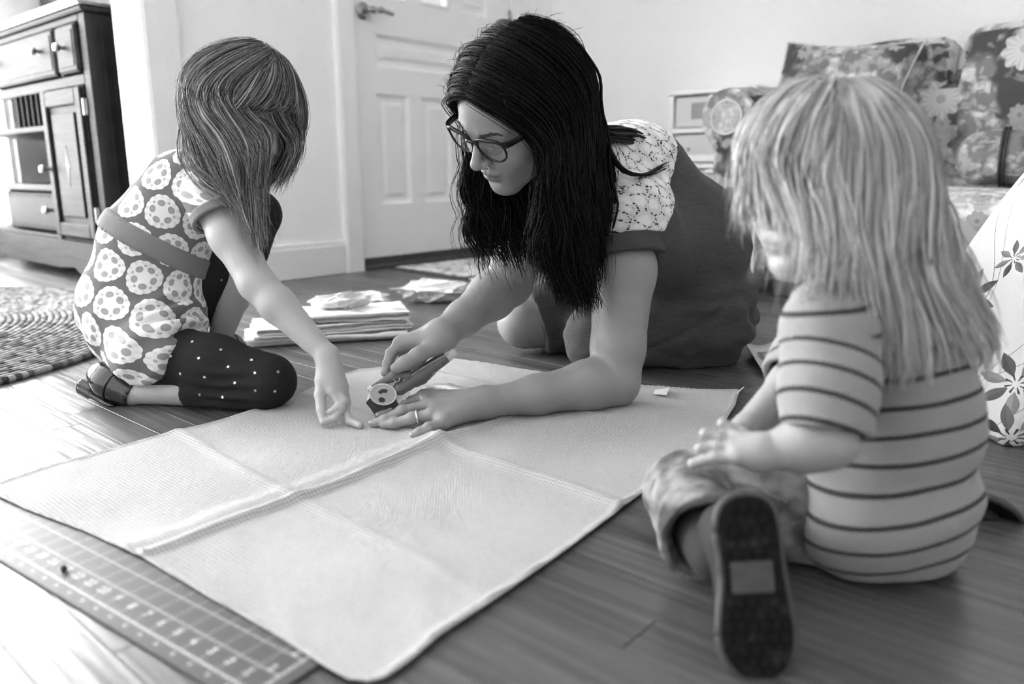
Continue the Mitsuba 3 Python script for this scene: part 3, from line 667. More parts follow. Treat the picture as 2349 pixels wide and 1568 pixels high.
m = extrude(Polygon([(X0, 0.155), (1.66, 0.155), (1.66, 0), (1.55, 0), (1.5, 0.05), (1.3, 0.05), (1.25, 0), (X0, 0)]), 0.022); v = m.vertices.copy(); m.vertices = np.stack([v[:, 0], Y0 + v[:, 2], v[:, 1]], 1); m.fix_normals(); put('plinth', m, 'cab_dark', cab)
def knob(par, y, z, x=X0 - 0.014):
    put('knob', lathe([(0, 0), (0.007, 0), (0.006, 0.012), (0.013, 0.02), (0.015, 0.027), (0.011, 0.034), (0, 0.036)], 18, (x, y, z), (-1, 0, 0)), 'knob_metal', par, smooth=40)
mat('knob_metal', 0.42, 0.25, 0.6, metallic=0.9)
def drawer(y0, y1, z0, z1, knobs, m='cab_wood', x=X0 - 0.016):
    d = cb('drawer', (x, y0, z0), (X0 + 0.25, y1, z1), m, 0.008)
    cb('field', (x - 0.003, y0 + 0.018, z0 + 0.018), (x + 0.004, y1 - 0.018, z1 - 0.018), m, 0.0025, d)
    for y, z in knobs: knob(d, y, z, x - 0.002)
drawer(2.945, 3.116, 0.744, 0.90, [(3.035, 0.825)])
drawer(3.142, 3.86, 0.744, 0.90, [(3.26, 0.835), (3.74, 0.835)])
drawer(3.37, 4.0, 0.172, 0.332, [(3.47, 0.26)], 'cab_dark', X0 + 0.03)
# the door: frame, sunk field with a pointed star, knob, hinges
dk = cb('door', (X0 - 0.004, 2.955, 0.17), (X0 + 0.016, 3.328, 0.698), 'cab_wood', 0.003)
put('panel', obox((X0 - 0.009, 3.142, 0.43), (0.004, 0.105, 0.185), None, 0.004), 'cab_wood', dk)
for lo, hi in (((2.958, 0.172), (3.005, 0.696)), ((3.28, 0.172), (3.325, 0.696)), ((3.005, 0.64), (3.28, 0.696)), ((3.005, 0.172), (3.28, 0.222))):
    put('frame_strip', rbox((X0 - 0.017, lo[0], lo[1]), (X0 - 0.002, hi[0], hi[1]), 0.004), 'cab_wood', dk)
st = []
for k in range(8):
    a = k * math.pi / 4; r = (0.085 if k % 4 == 1 and False else (0.075 if k % 4 == 2 else 0.024)) if k % 2 == 0 else 0.010
    st.append((3.142 + r * math.cos(a), 0.43 + r * math.sin(a)))
m = extrude(Polygon(st), 0.0015); v = m.vertices.copy(); m.vertices = np.stack([X0 - 0.0145 + v[:, 2], v[:, 0], v[:, 1]], 1); m.fix_normals(); put('star_inlay', m, 'inlay', dk)
knob(dk, 3.312, 0.42, X0 - 0.017)
for z in (0.23, 0.60): put('hinge', cat_([lathe([(0, 0), (0.006, 0), (0.006, 0.055), (0, 0.055)], 10, (X0 - 0.008, 2.949, z)), rbox((X0 - 0.006, 2.935, z), (X0 - 0.001, 2.96, z + 0.055), 0.001)]), 'knob_metal', dk)
for i in range(3): put('flute', lathe([(0, 0), (0.006, 0), (0.006, 0.74), (0, 0.74)], 10, (X0 + 0.05 + 0.03 * i, Y0 - 0.001, 0.165)), 'cab_dark', cab)
hutch = thing('hutch', 'black backed hutch standing on top of the sideboard', 'hutch')
put('back', rbox((1.56, 2.93, 0.975), (1.64, Y1, 2.0)), 'black_panel', hutch)
put('side', rbox((1.36, 2.93, 0.975), (1.56, 2.955, 2.0)), 'cab_dark', hutch); put('shelf', rbox((1.38, 2.955, 1.32), (1.56, Y1, 1.34)), 'cab_dark', hutch); put('shelf', rbox((1.36, 2.93, 1.98), (1.56, Y1, 2.0)), 'cab_dark', hutch)

# ---------------------------------------------------------------- braided rug: a spiral of plaited cord
mat('braid', lambda p, n, uv: mi.Color3f(dr.clip(0.035 + 0.32 * dr.power(cell_rand(uv.x * 70, uv.y, 3), 1.1) * (0.55 + 0.45 * noise(uv.x * 300, uv.y * 9, 0)), 0.03, 0.8)), 0.95, 0.1,
    bump=lambda p, n, uv: dr.abs(dr.sin(uv.x * 220)) , bscale=0.002)
RC, RR = np.array([0.15, 2.62]), 0.935
w_ = 0.0165; turns = int(RR / w_)
th = np.linspace(0, 2 * np.pi * turns, turns * 90); rad_ = 0.004 + w_ * th / (2 * np.pi)
ctr = np.stack([RC[0] + rad_ * np.cos(th), RC[1] + rad_ * np.sin(th), np.full(len(th), 0.0075)], 1)
m = tubes(ctr[None], np.full((1, len(th)), 0.0088) * (1 + 0.06 * np.sin(th * rad_ * 380))[None], 6, ref=(0, 0, 1.0))
m.vertices[:, 2] = 0.0075 + (m.vertices[:, 2] - 0.0075) * 0.85 + 0.0018 * wob(m.vertices, 60)
arc = np.cumsum(np.r_[0, np.linalg.norm(np.diff(ctr, axis=0), axis=1)])
tag(put('braided_rug', m, 'braid', smooth=True, uv=np.stack([np.repeat(arc, 6), np.repeat(np.floor(th / 2 / np.pi), 6) + 0.5], 1)), 'oval braided rug in mottled pale grey on the floor at left', 'rug')

# ---------------------------------------------------------------- door mat with a scalloped woven edge
def damask(p, n, uv):
    a = fbm(p.x * 16 + 3, p.y * 16, 0, 2); d1, d2, w = voronoi(p.x * 11, p.y * 11)
    t = 0.30 + 0.30 * smoothstep(0.02, 0.10, dr.abs(a - 0.5)) - 0.16 * smoothstep(0.16, 0.05, d2 - d1)
    return mi.Color3f(dr.clip(t, 0.05, 0.7))
mat('damask', damask, 0.95, 0.1)
mat('fringe', 0.10, 0.9, 0.1)
ang0 = np.array([2.145, 2.56]); L_, W_ = 0.80, 0.46
t = np.linspace(0, 1, 160)
edge = [(0, 0)] + [(u * W_ - 0, -0.0) for u in ()]
ol = []
def side(a, b, nsc):
    a, b = np.array(a), np.array(b); d = unit(b - a); nrm = np.array([d[1], -d[0]]); s = np.linspace(0, 1, nsc * 8, endpoint=False)
    return [tuple(a + (b - a) * x + nrm * (0.012 * abs(math.sin(math.pi * nsc * x)))) for x in s]
c4 = [(2.17, 2.555), (2.13, 2.10), (2.94, 2.04), (2.96, 2.52)]
for i in range(4): ol += side(c4[i], c4[(i + 1) % 4], 7 if i % 2 == 0 else 12)
mt = thing('door_mat', 'flat patterned mat with a scalloped edge lying before the white door', 'mat')
m = extrude(Polygon(ol), 0.009); put('woven_field', m, 'damask', mt)
put('edge_cord', tubes(np.array([[(x, y, 0.006) for x, y in ol + ol[:1]]]), np.full((1, len(ol) + 1), 0.006), 6), 'fringe', mt, smooth=True)

# ---------------------------------------------------------------- cutting mat
GO, GA = np.array([0.2181, 1.0776]), math.radians(-83.69)
ga_, gb_ = np.array([math.cos(GA), math.sin(GA), 0]), np.array([-math.sin(GA), math.cos(GA), 0])
IN = 0.0254
def mat_col(p, n, uv):
    a, b = uv.x, uv.y                                   # inches
    fa, fb = dr.abs(a - dr.round(a)), dr.abs(b - dr.round(b))
    inside = (a > -2.01) & (a < 22.01) & (b > -0.01) & (b < 16.01)
    thin = dr.select(inside & (fa < 0.016), 1.0, 0.0)
    thin = dr.maximum(thin, dr.select(inside & (fb < 0.03), 1.0, 0.0))
    brd = dr.select((a > -2.05) & (a < 22.05) & (b > -0.06) & (b < 16.06) & ((dr.abs(b) < 0.05) | (dr.abs(a - 22) < 0.05) | (dr.abs(a + 2) < 0.05) | (dr.abs(b - 16) < 0.05)), 1.0, 0.0)
    half_ = dr.select((dr.abs(b + 0.28) < 0.07) & (fa < 0.07) & (a > -2) & (a < 22), 1.0, 0.0)
    edge = dr.select((b < -0.52) | (a > 22.52), 0.75, 1.0)
    t = dr.maximum(dr.maximum(thin * 0.8, brd), half_)
    return mi.Color3f(0.062 * edge * (0.95 + 0.1 * noise(p.x * 900, p.y * 900, 0)) * (1 - t) + 0.40 * t)
mat('mat_print', mat_col, 0.5, 0.25, bump=lambda p, n, uv: noise(p.x * 900, p.y * 900, 0), bscale=0.0002)
mat('mat_ink', 0.58, 0.5)
km = thing('cutting_mat', 'grey gridded cutting mat with white inch numbers under the edge of the cloth', 'cutting mat')
def gpt(a, b, z): return np.array([GO[0], GO[1], 0]) + ga_ * a * IN + gb_ * b * IN + np.array([0, 0, z])
m = rbox((-2.6 * IN, -0.62 * IN, 0), (22.6 * IN, 16.6 * IN, 0.003), 0.0008)
uvm = m.vertices[:, :2] / IN
m.vertices = np.array([GO[0], GO[1], 0.0]) + m.vertices[:, :1] * ga_ + m.vertices[:, 1:2] * gb_ + m.vertices[:, 2:] * np.array([0, 0, 1.0])
put('sheet', m, 'mat_print', km, uv=uvm)
for i in range(-1, 22):
    s = str(22 - i); tmh = meshkit.text_mesh(s, 0.0085, 0.0003, bold=True); w = np.ptp(tmh.vertices[:, 0])
    tmh.vertices -= np.array([w / 2 + tmh.vertices[:, 0].min(), 0, 0]); vv = tmh.vertices.copy()
    tmh.vertices = gpt(i, 0.42, 0.0031) + vv[:, :1] * ga_ + vv[:, 1:2] * gb_ + vv[:, 2:] * np.array([0, 0, 1.0])
    put('number', tmh, 'mat_ink', km)
for j in range(1, 16):
    s = str(j); tmh = meshkit.text_mesh(s, 0.0085, 0.0003, bold=True); w = np.ptp(tmh.vertices[:, 0])
    tmh.vertices -= np.array([w / 2 + tmh.vertices[:, 0].min(), 0, 0]); vv = tmh.vertices.copy()
    tmh.vertices = gpt(21.5, j, 0.0031) + vv[:, :1] * ga_ + vv[:, 1:2] * gb_ + vv[:, 2:] * np.array([0, 0, 1.0])
    if j <= 3: put('number', tmh, 'mat_ink', km)
tag(put('lint_speck', puff(tm(*[getattr(trimesh.creation.icosphere(2, 0.0035), a) for a in ('vertices', 'faces')]).apply_translation(gpt(9.1, 0.45, 0.006)), lambda v: 0.002 * wob(v, 400)), 'inlay'), 'small dark scrap lying on the grid of the cutting mat', 'scrap')

# ---------------------------------------------------------------- the checked cloth spread on the floor
FE = np.array([[0.2564, 1.1747, -0.0000], [0.2894, 1.1666, 0.0000], [0.3590, 1.1817, -0.0000], [0.5094, 1.1980, 0.0000], [0.5943, 1.1941, 0.0000], [0.6933, 1.1987, 0.0000], [0.7988, 1.2234, -0.0000], [0.9034, 1.2798, 0.0000], [0.9806, 1.2880, 0.0000], [1.0229, 1.2687, 0.0000], [1.0712, 1.2546, 0.0000], [1.1760, 1.2458, 0.0000],
  [1.1968, 1.1157, 0.0000], [1.2184, 0.9823, 0.0000], [1.2530, 0.8384, 0.0000], [1.2614, 0.7635, 0.0000], [1.3045, 0.6753, 0.0000], [1.3550, 0.6149, 0.0000],
  [1.2537, 0.5758, 0.0000], [1.0840, 0.5268, 0.0000], [0.8591, 0.5003, 0.0000], [0.7272, 0.4864, 0.0000], [0.6119, 0.4749, 0.0000], [0.5064, 0.4671, 0.0000], [0.4276, 0.4636, 0.0000], [0.3845, 0.4554, -0.0000], [0.3602, 0.4548, 0.0000], [0.3472, 0.4611, 0.0000], [0.3386, 0.4758, 0.0000], [0.3361, 0.5054, -0.0000],
  [0.3334, 0.5953, 0.0000], [0.3261, 0.6939, 0.0000], [0.3206, 0.8065, 0.0000], [0.3064, 0.9205, 0.0000], [0.2821, 1.0441, 0.0000], [0.2699, 1.1339, 0.0000]])[:, :2]
SX = 0.0022
PG = Polygon(FE).buffer(0)
gx0, gy0, gx1, gy1 = PG.bounds
stp = 0.0042
gxs, gys = np.arange(gx0 - stp, gx1 + 2 * stp, stp), np.arange(gy0 - stp, gy1 + 2 * stp, stp)
GX, GY = np.meshgrid(gxs, gys, indexing='ij')
ins = shapely.contains_xy(PG, GX.ravel(), GY.ravel()).reshape(GX.shape)
bd = shapely.distance(shapely.points(GX.ravel(), GY.ravel()), PG.exterior).reshape(GX.shape)
need = ins | (bd < stp * 1.5)
# snap the outer ring of nodes to the outline
out_ = need & ~ins
lin = PG.exterior
pts = np.stack([GX[out_], GY[out_]], 1)
pr_ = lin.project(shapely.points(pts)) if hasattr(lin, 'project') else None
sn = np.array([lin.interpolate(float(q)).coords[0] for q in pr_])
GXs, GYs = GX.copy(), GY.copy(); GXs[out_], GYs[out_] = sn[:, 0], sn[:, 1]
def cloth_z(x, y, dist):
    P = np.stack([x, y, np.zeros_like(x)], -1)
    def ridge(d, w): return np.exp(-(d / w) ** 2)
    wv = 0.012 * (meshkit.fbm(P * 7, 2, 5) - 0.5)
    d1 = y - (0.826 + 0.035 * (x - 0.6)) + wv * 1.5
    z = 0.0075 * ridge(d1, 0.009) * np.clip((1.12 - x) / 0.35, 0, 1) * (0.55 + 0.9 * meshkit.fbm(P * 9, 2, 9))
    z += 0.0035 * ridge(d1 - 0.03, 0.02) - 0.001
    for xc, a in ((0.525, 0.003), (0.785, 0.0048), (1.06, 0.003)):
        d2 = x - (xc + 0.05 * (y - 0.85)) + wv
        z += a * ridge(d2, 0.010) * (0.5 + meshkit.fbm(P * 8, 2, int(xc * 100)))
    z += 0.0055 * np.maximum(meshkit.fbm(P * np.array([9, 5, 1]), 3, 21) - 0.45, 0) * 2
    z += 0.0022 * (meshkit.fbm(P * np.array([40, 14, 1]), 2, 31) - 0.3)
    z += 0.010 * np.exp(-(((x - 0.78) / 0.05) ** 2 + ((y - 0.83) / 0.035) ** 2)) * (0.4 + meshkit.fbm(P * 30, 2, 3))
    z += 0.004 * np.exp(-(dist / 0.006) ** 2)                       # rolled hem
    return np.maximum(z, 0) * np.clip(dist / 0.004, 0.25, 1) + 0.0042
bdd = np.where(ins, bd, 0)
GZ = cloth_z(GXs, GYs, bdd)
idn = np.full(GX.shape, -1); idn[need] = np.arange(need.sum())
q = np.stack([idn[:-1, :-1], idn[1:, :-1], idn[1:, 1:], idn[:-1, 1:]], -1).reshape(-1, 4)
anyin = (ins[:-1, :-1] | ins[1:, :-1] | ins[1:, 1:] | ins[:-1, 1:]).ravel()
q = q[(q >= 0).all(1) & anyin]
Vt = np.stack([GXs[need], GYs[need], GZ[need]], 1)
nV = len(Vt)
Vb = Vt - np.array([0, 0, 0.0009])
ed = np.vstack([q[:, [0, 1]], q[:, [1, 2]], q[:, [2, 3]], q[:, [3, 0]]]); key_ = ed[:, 0] * nV + ed[:, 1]; rev_ = ed[:, 1] * nV + ed[:, 0]
be = ed[~np.isin(key_, rev_)]
qq = np.vstack([q, q[:, ::-1] + nV, np.stack([be[:, 1], be[:, 0], be[:, 0] + nV, be[:, 1] + nV], 1)])
def gingham(p, n, uv):
    c = 0.0052
    a = dr.select(dr.abs(uv.x / c - dr.floor(uv.x / c) - 0.5) < 0.25, 1.0, 0.0); b = dr.select(dr.abs(uv.y / c - dr.floor(uv.y / c) - 0.5) < 0.25, 1.0, 0.0)
    fade = 0.6 + 0.8 * noise(uv.x * 9, uv.y * 9, 2)
    return mi.Color3f(0.45 - 0.08 * fade * (a + b) + 0.03 * (noise(uv.x * 260, uv.y * 260, 1) - 0.5))
def seersucker(p, n, uv):
    return fbm(uv.x * 240, uv.y * 150, 0, 2) + 0.5 * dr.sin(uv.x * 1208) * dr.sin(uv.y * 1208)
mat('gingham', gingham, 0.9, 0.15, bump=seersucker, bscale=0.0005, eps=6e-4)
ck = thing('checked_cloth', 'large pale checked cotton cloth spread flat over the floor and the cutting mat', 'cloth')
put('sheet', (np.vstack([Vt, Vb]), qq), 'gingham', ck, smooth=True, uv=np.vstack([Vt[:, :2], Vt[:, :2]]))
mat('white_cotton', 0.62, 0.85, 0.2)
tb = np.array([[1.2362, 0.7274, 0.0080], [1.2548, 0.7079, 0.0120], [1.2044, 0.6850, 0.0140], [1.2139, 0.7176, 0.0080]])
m = tm(np.vstack([tb, tb + [0, 0, 0.0015]]), [[0, 1, 2], [0, 2, 3], [4, 6, 5], [4, 7, 6], [0, 4, 5], [0, 5, 1], [1, 5, 6], [1, 6, 2], [2, 6, 7], [2, 7, 3], [3, 7, 4], [3, 4, 0]])
put('hem_label', m, 'white_cotton', ck, label='small folded white label')
put('loose_thread', tube([[1.3239, 0.6057, 0.0060], [1.3303, 0.6023, 0.0120], [1.3643, 0.6120, 0.0080]], 0.0012, 5, 8), 'white_cotton', ck)

# ---------------------------------------------------------------- people: shared parts
def skin_tone(v):
    def f(p, n, uv): return mi.Color3f(v * (0.95 + 0.10 * fbm(p.x * 70, p.y * 70, p.z * 70, 2)))
    return f
class Head:
    """a head in its own frame: x forward, y to its left, z up, origin between the ears"""
    def __init__(self, o, M, s=1.0): self.o, self.M, self.s = np.array(o), np.array(M), s
    def __call__(self, x, y, z): return self.o + self.s * (np.array([x, y, z]) @ self.M)
    def many(self, q): return self.o + self.s * (np.asarray(q, float) @ self.M)
    def inv(self, p): return ((p - self.o.astype(np.float32)) @ self.M.T.astype(np.float32)) / self.s
    def ell(self, c, r, k=0.01): return ell(self(*c), np.array(r) * self.s, self.M, k)
    def cone(self, a, b, ra, rb=None, k=0.01): return cone(self(*a), self(*b), ra * self.s, (ra if rb is None else rb) * self.s, k)
def head_ops(H, child=False):
    o = []
    J = 0.9 if child else 1.0
    o += [H.ell((-0.008, 0, 0.045), (0.098, 0.077 if not child else 0.082, 0.086)), H.ell((0.030, 0, 0.045), (0.061, 0.064, 0.062), 0.02), H.ell((0.030, 0, -0.006), (0.058, 0.062, 0.070), 0.02)]
    for s in (1, -1):
        o += [H.cone((0.002, s * 0.046, -0.040), (0.062, s * 0.014, -0.080), 0.020, 0.017, 0.025), H.ell((0.054, s * 0.036, -0.012), (0.028, 0.025, 0.028), 0.02)]
        if child: o += [H.ell((0.048, s * 0.040, -0.035), (0.030, 0.025, 0.030), 0.02)]
    o += [H.ell((0.072, 0, -0.080), (0.018, 0.020, 0.016), 0.016), H.ell((0.066, 0, -0.046), (0.027, 0.032, 0.028), 0.018)]
    for s in (1, -1):
        o += [H.cone((0.076, s * 0.042, 0.034), (0.087, s * 0.012, 0.037), 0.007, 0.007, 0.016), cut(H.ell((0.098, s * 0.031, 0.020), (0.015, 0.017, 0.011)), 0.014 * H.s)]
    for s in (1, -1): o += [H.ell((0.0745, s * 0.031, 0.0205), (0.0128, 0.0135, 0.0125), 0.003), cut(H.cone((0.0868, s * 0.018, 0.0140), (0.0848, s * 0.044, 0.0150), 0.0010, 0.0010), 0.0015)]
    n = 0.72 if child else 1.0
    o += [H.cone((0.086, 0, 0.028), (0.092 + 0.018 * n, 0, -0.009), 0.0065, 0.0085, 0.012), H.ell((0.090 + 0.0185 * n, 0, -0.0125), (0.0095, 0.0092, 0.0085), 0.008)]
    for s in (1, -1): o += [H.ell((0.099, s * 0.0115, -0.0155), (0.0105, 0.0068, 0.0075), 0.006), cut(H.ell((0.102, s * 0.0058, -0.0245), (0.0052, 0.0032, 0.0035)), 0.002)]
    o += [H.ell((0.0895, 0, -0.0405), (0.0085, 0.020, 0.0062), 0.006), H.ell((0.0885, 0, -0.0515), (0.0090, 0.0175, 0.0068), 0.005)]
    for s in (1, -1): o += [cut(H.cone((0.1000, 0, -0.0458), (0.0885, s * 0.021, -0.0466), 0.0011, 0.0003), 0.003)]
    o += [cut(H.ell((0.1005, 0, -0.0325), (0.005, 0.0035, 0.007)), 0.004), cut(H.ell((0.0985, 0, -0.0640), (0.010, 0.018, 0.005)), 0.008)]
    for s in (1, -1): o += [H.ell((-0.006, s * 0.077, -0.002), (0.016, 0.008, 0.030), 0.006)]
    return o
def face_color(H, v, base, lip=0.55):
    """vertex colours of the skin: lips and lash line are darker things of their own"""
    q = H.inv(v.astype(np.float32))
    c = np.full(len(v), base)
    l = np.exp(-(((q[:, 2] + 0.0462) / 0.0088) ** 4 + (q[:, 1] / 0.0215) ** 4)) * (q[:, 0] > 0.075)
    c = c * (1 - (1 - lip) * np.clip(l * 1.3, 0, 1))
    for s in (1, -1):
        e = np.exp(-(((q[:, 2] - 0.0125 - 3.0 * (q[:, 1] - s * 0.031) ** 2) / 0.0016) ** 2 + ((q[:, 1] - s * 0.031) / 0.0135) ** 6)) * (q[:, 0] > 0.07)
        c = c * (1 - 0.75 * e)
    return np.repeat(c[:, None], 3, 1)
def brow_strokes(H, s, n=90, seed=1, z0=0.0365):
    r = np.random.default_rng(seed); P = []; HO = head_ops(H)
    t_ = r.uniform(0, 1, n); R_ = np.stack([0.0935 - 0.010 * t_, s * (0.012 + 0.036 * t_), z0 + 0.006 * np.sin(t_ * 2.3) + r.normal(0, 0.0013, n) * (1.2 - 0.8 * t_)], 1)
    qh = H.many(R_).astype(np.float32)
    for _ in range(3): qh = qh - field(HO, qh)[:, None] * grad(HO, qh)
    R_ = H.inv(qh).astype(float)
    for k in range(n):
        t = t_[k]
        a = R_[k] + [0.0003, 0, 0]; d = np.array([-0.001, s * 0.006, 0.0022 * (1 - t)]) * r.uniform(0.7, 1.2)
        P.append([H(*(a - d * 0.2)), H(*(a + d * 0.4 + [0.0006, 0, 0])), H(*(a + d))])
    return tubes(np.array(P), np.array([[0.00035, 0.0004, 0.0001]]) * H.s, 4)
def sheet(guides, count, n, seed, jit=(0.002, 0.012), wave=0.004, freq=14.0, clumps=None):
    """hair paths between neighbouring guide curves; the strands of a lock draw together and wave together"""
    r = np.random.default_rng(seed)
    G = np.array([spline(g, n) for g in guides]); g1 = len(G) - 1
    s = r.uniform(0, g1, count); K = clumps or max(6, 14 * g1)
    cr = np.random.default_rng(99 + g1); cc = (np.arange(K) + cr.uniform(0.1, 0.9, K)) / K * g1
    ci = np.abs(s[:, None] - cc[None]).argmin(1)
    t = np.linspace(0, 1, n)[None]
    st = cc[ci][:, None] + (s - cc[ci])[:, None] * (1 - 0.72 * np.clip(t * 1.5 - 0.25, 0, 1))
    k = np.clip(st.astype(int), 0, g1 - 1); f = (st - k)[..., None]; jj = np.broadcast_to(np.arange(n), k.shape)
    P = G[k, jj] * (1 - f) + G[k + 1, jj] * f
    t = t[..., None]
    off = r.normal(size=(count, 1, 3)) * (jit[0] + (jit[1] - jit[0]) * t) + cr.normal(size=(K, 3))[ci][:, None] * jit[1] * 0.9 * t
    ph = cr.uniform(0, 6.28, (K, 3))[ci][:, None] + r.normal(0, 0.35, (count, 1, 3)); L = np.cumsum(np.linalg.norm(np.gradient(P, axis=1), axis=2), 1)[..., None]
    fr = freq * cr.uniform(0.75, 1.25, K)[ci][:, None, None]
    w = wave * np.clip(t * 2.2 - 0.35, 0, 1) * np.sin(L * fr * 6.28 + ph)
    # uneven ends: every strand stops somewhere in the last part of its path
    e = 1 - r.uniform(0, 0.14, count)[:, None] - 0.06 * cr.random(K)[ci][:, None]
    Q = P + off + w; u = np.linspace(0, 1, n)[None] * e * (n - 1); a = np.clip(u.astype(int), 0, n - 2); b = (u - a)[..., None]; ii = np.arange(count)[:, None]
    return Q[ii, a] * (1 - b) + Q[ii, a + 1] * b
def hair_tubes(P, r0, seed, sides=4, tip=0.15, root=0.7, flat=1.0):
    r = np.random.default_rng(seed); n = P.shape[1]; t = np.linspace(0, 1, n)
    prof = np.interp(t, [0, 0.12, 0.55, 0.85, 1], [root, 1, 1, 0.7, tip])
    return tubes(P, prof[None] * (r0 * r.uniform(0.6, 1.4, (len(P), 1))), sides, flat=flat)
def hair_put(cap, lots, m, par, label, seed=1):
    ms, uv = [cap], [np.tile([[0.35, 0.1]], (len(cap.vertices), 1))]
    r = np.random.default_rng(seed)
    for i, (P, r0, sd) in enumerate(lots):
        ms.append(hair_tubes(P, r0, seed + i, sd)); K, n = P.shape[:2]
        uv.append(np.stack([np.repeat(r.random(K), n * sd), np.tile(np.repeat(np.linspace(0, 1, n), sd), K)], 1))
    return put('hair', cat_(ms), m, par, smooth=True, uv=np.vstack(uv), label=label)
def finger(pts, r0, r1, k=0.004):
    rs = np.linspace(r0, r1, len(pts)); return chain([np.array(p) for p in pts], rs, k)
def nail(a, b, up, w):
    """finger nail: a small curved plate near the tip b, facing up"""
    a, b, up = np.array(a), np.array(b), np.array(up); d = unit(b - a); up = unit(up - d * (up @ d)); sd = np.cross(d, up)
    v, q = [], []
    for i in range(6):
        t = (i / 5 - 0.5) * 2; hw = w * (1 - 0.35 * max(0, t) ** 3 - 0.25 * max(0, -t) ** 4)
        for j in range(7):
            s = (j / 6 - 0.5) * 2
            v.append(b + d * (t * w * 1.15) + sd * (s * hw * 0.92) + up * (w * 1.18 - 0.45 * w * s * s - 0.10 * w * max(0, t)))
    for i in range(5):
        for j in range(6): q.append((i * 7 + j, i * 7 + j + 1, (i + 1) * 7 + j + 1, (i + 1) * 7 + j))
    return np.array(v), np.array(q)
def bounds(ps, pad): ps = np.array(ps); return ps.min(0) - pad, ps.max(0) + pad
mat('skin', 'vertex', 0.48, 0.4)
mat('nail', 0.50, 0.25, 0.5)

# ---------------------------------------------------------------- the woman
WH = Head([1.0093, 0.8660, 0.4921], [[-0.8013, 0.1647, -0.5752], [-0.0178, -0.9675, -0.2521], [-0.5980, -0.1917, 0.7782]])
shL, shR = np.array([1.2270, 0.7948, 0.3326]), np.array([1.315, 1.085, 0.330])
elL, wrL = np.array([1.1267, 0.7429, 0.0445]), np.array([0.9128, 0.8591, 0.0337])
elR, wrR = np.array([1.1351, 1.0020, 0.1971]), np.array([0.9098, 0.9585, 0.1344])
C7 = WH(-0.095, 0, -0.135)
T4, MID, HIP = np.array([1.3528, 0.8683, 0.3779]), np.array([1.4957, 0.8345, 0.2533]), np.array([1.5741, 0.8404, 0.1205])
hipL, hipR = np.array([1.5147, 0.7971, 0.1138]), np.array([1.6504, 0.9014, 0.0987])
knL, knR = np.array([1.3597, 0.9415, 0.0627]), np.array([1.3487, 1.1433, 0.0712])
ftL, ftR = np.array([1.5747, 0.8118, 0.0373]), np.array([1.7199, 0.8875, 0.0157])
woman = thing('person', 'dark haired woman in a grey dress kneeling on the floor and holding a rotary cutter', 'person')
# torso and legs under the dress
tor = [cone(C7, T4, 0.055, 0.085, 0.03), cone(shL, shR, 0.050, 0.050, 0.03), cone(T4, MID, 0.088, 0.10, 0.04), cone(MID, HIP, 0.10, 0.105, 0.04), cone(hipL, hipR, 0.10, 0.10, 0.04)]
leg = [cone(hipL, knL, 0.088, 0.060, 0.02), cone(hipR, knR, 0.088, 0.062, 0.02), cone(knR, ftR, 0.056, 0.035, 0.012), cone(knL, ftL, 0.052, 0.032, 0.012)]
ops = tor + leg + [WH.cone((-0.03, 0, -0.03), (-0.075, 0, -0.115), 0.052, 0.050, 0.02)] + head_ops(WH)
m_ = lambda a, b, t: a * (1 - t) + b * t
ops += [cone(shL, m_(shL, elL, 0.35), 0.054, 0.057, 0.03), cone(m_(shL, elL, 0.35), m_(shL, elL, 0.8), 0.057, 0.047, 0.02), cone(m_(shL, elL, 0.8), elL, 0.047, 0.041, 0.015)]
ops += [cone(elL, m_(elL, wrL, 0.22) + [0, 0, 0.002], 0.040, 0.042, 0.015), cone(m_(elL, wrL, 0.22) + [0, 0, 0.002], m_(elL, wrL, 0.62), 0.042, 0.0315, 0.02), cone(m_(elL, wrL, 0.62), wrL, 0.0315, 0.0245, 0.02)]
ops += [cone(shR, m_(shR, elR, 0.4), 0.054, 0.055, 0.03), cone(m_(shR, elR, 0.4), elR, 0.055, 0.044, 0.02), cone(elR, m_(elR, wrR, 0.28), 0.044, 0.0425, 0.02), cone(m_(elR, wrR, 0.28), m_(elR, wrR, 0.7), 0.0425, 0.031, 0.02), cone(m_(elR, wrR, 0.7), wrR, 0.031, 0.0255, 0.015)]
# left hand flat on the cloth
L_ = dict(index=[[0.8667, 0.9585, 0.0340], [0.8349, 0.9749, 0.0270], [0.8137, 0.9863, 0.0180], [0.7944, 0.9905, 0.0125]], middle=[[0.8348, 0.9172, 0.0350], [0.7976, 0.9362, 0.0300], [0.7729, 0.9496, 0.0190], [0.7617, 0.9648, 0.0125]],
          ring=[[0.8148, 0.8834, 0.0320], [0.7922, 0.9059, 0.0260], [0.7759, 0.9286, 0.0170], [0.7682, 0.9475, 0.0125]], pinky=[[0.8148, 0.8575, 0.0260], [0.7866, 0.8614, 0.0200], [0.7743, 0.8690, 0.0150], [0.7673, 0.8744, 0.0120]],
          thumb=[[0.9353, 0.9187, 0.0300], [0.9572, 0.9900, 0.0220], [0.9598, 1.0274, 0.0160], [0.9502, 1.0432, 0.0125]])
hl = [cone(wrL, np.array(L_[k][0]), 0.023, 0.0125, 0.012) for k in ('index', 'middle', 'ring', 'pinky')] + [cone(np.array(L_['index'][0]), np.array(L_['pinky'][0]), 0.0125, 0.011, 0.008)]
for k in ('index', 'middle', 'ring'): hl += finger(L_[k], 0.0102, 0.0072)
hl += finger(L_['pinky'], 0.0092, 0.0065) + [cone(wrL, np.array(L_['thumb'][0]), 0.02, 0.014, 0.01)] + finger(L_['thumb'], 0.0125, 0.0085)
for k in ('index', 'middle', 'ring', 'pinky'):
    for j, r in ((1, 0.0100), (2, 0.0082)): hl += [ell(np.array(L_[k][j]) + [0, 0, 0.0012], (r * 0.95, r * 0.95, r * 0.95), k=0.004)]
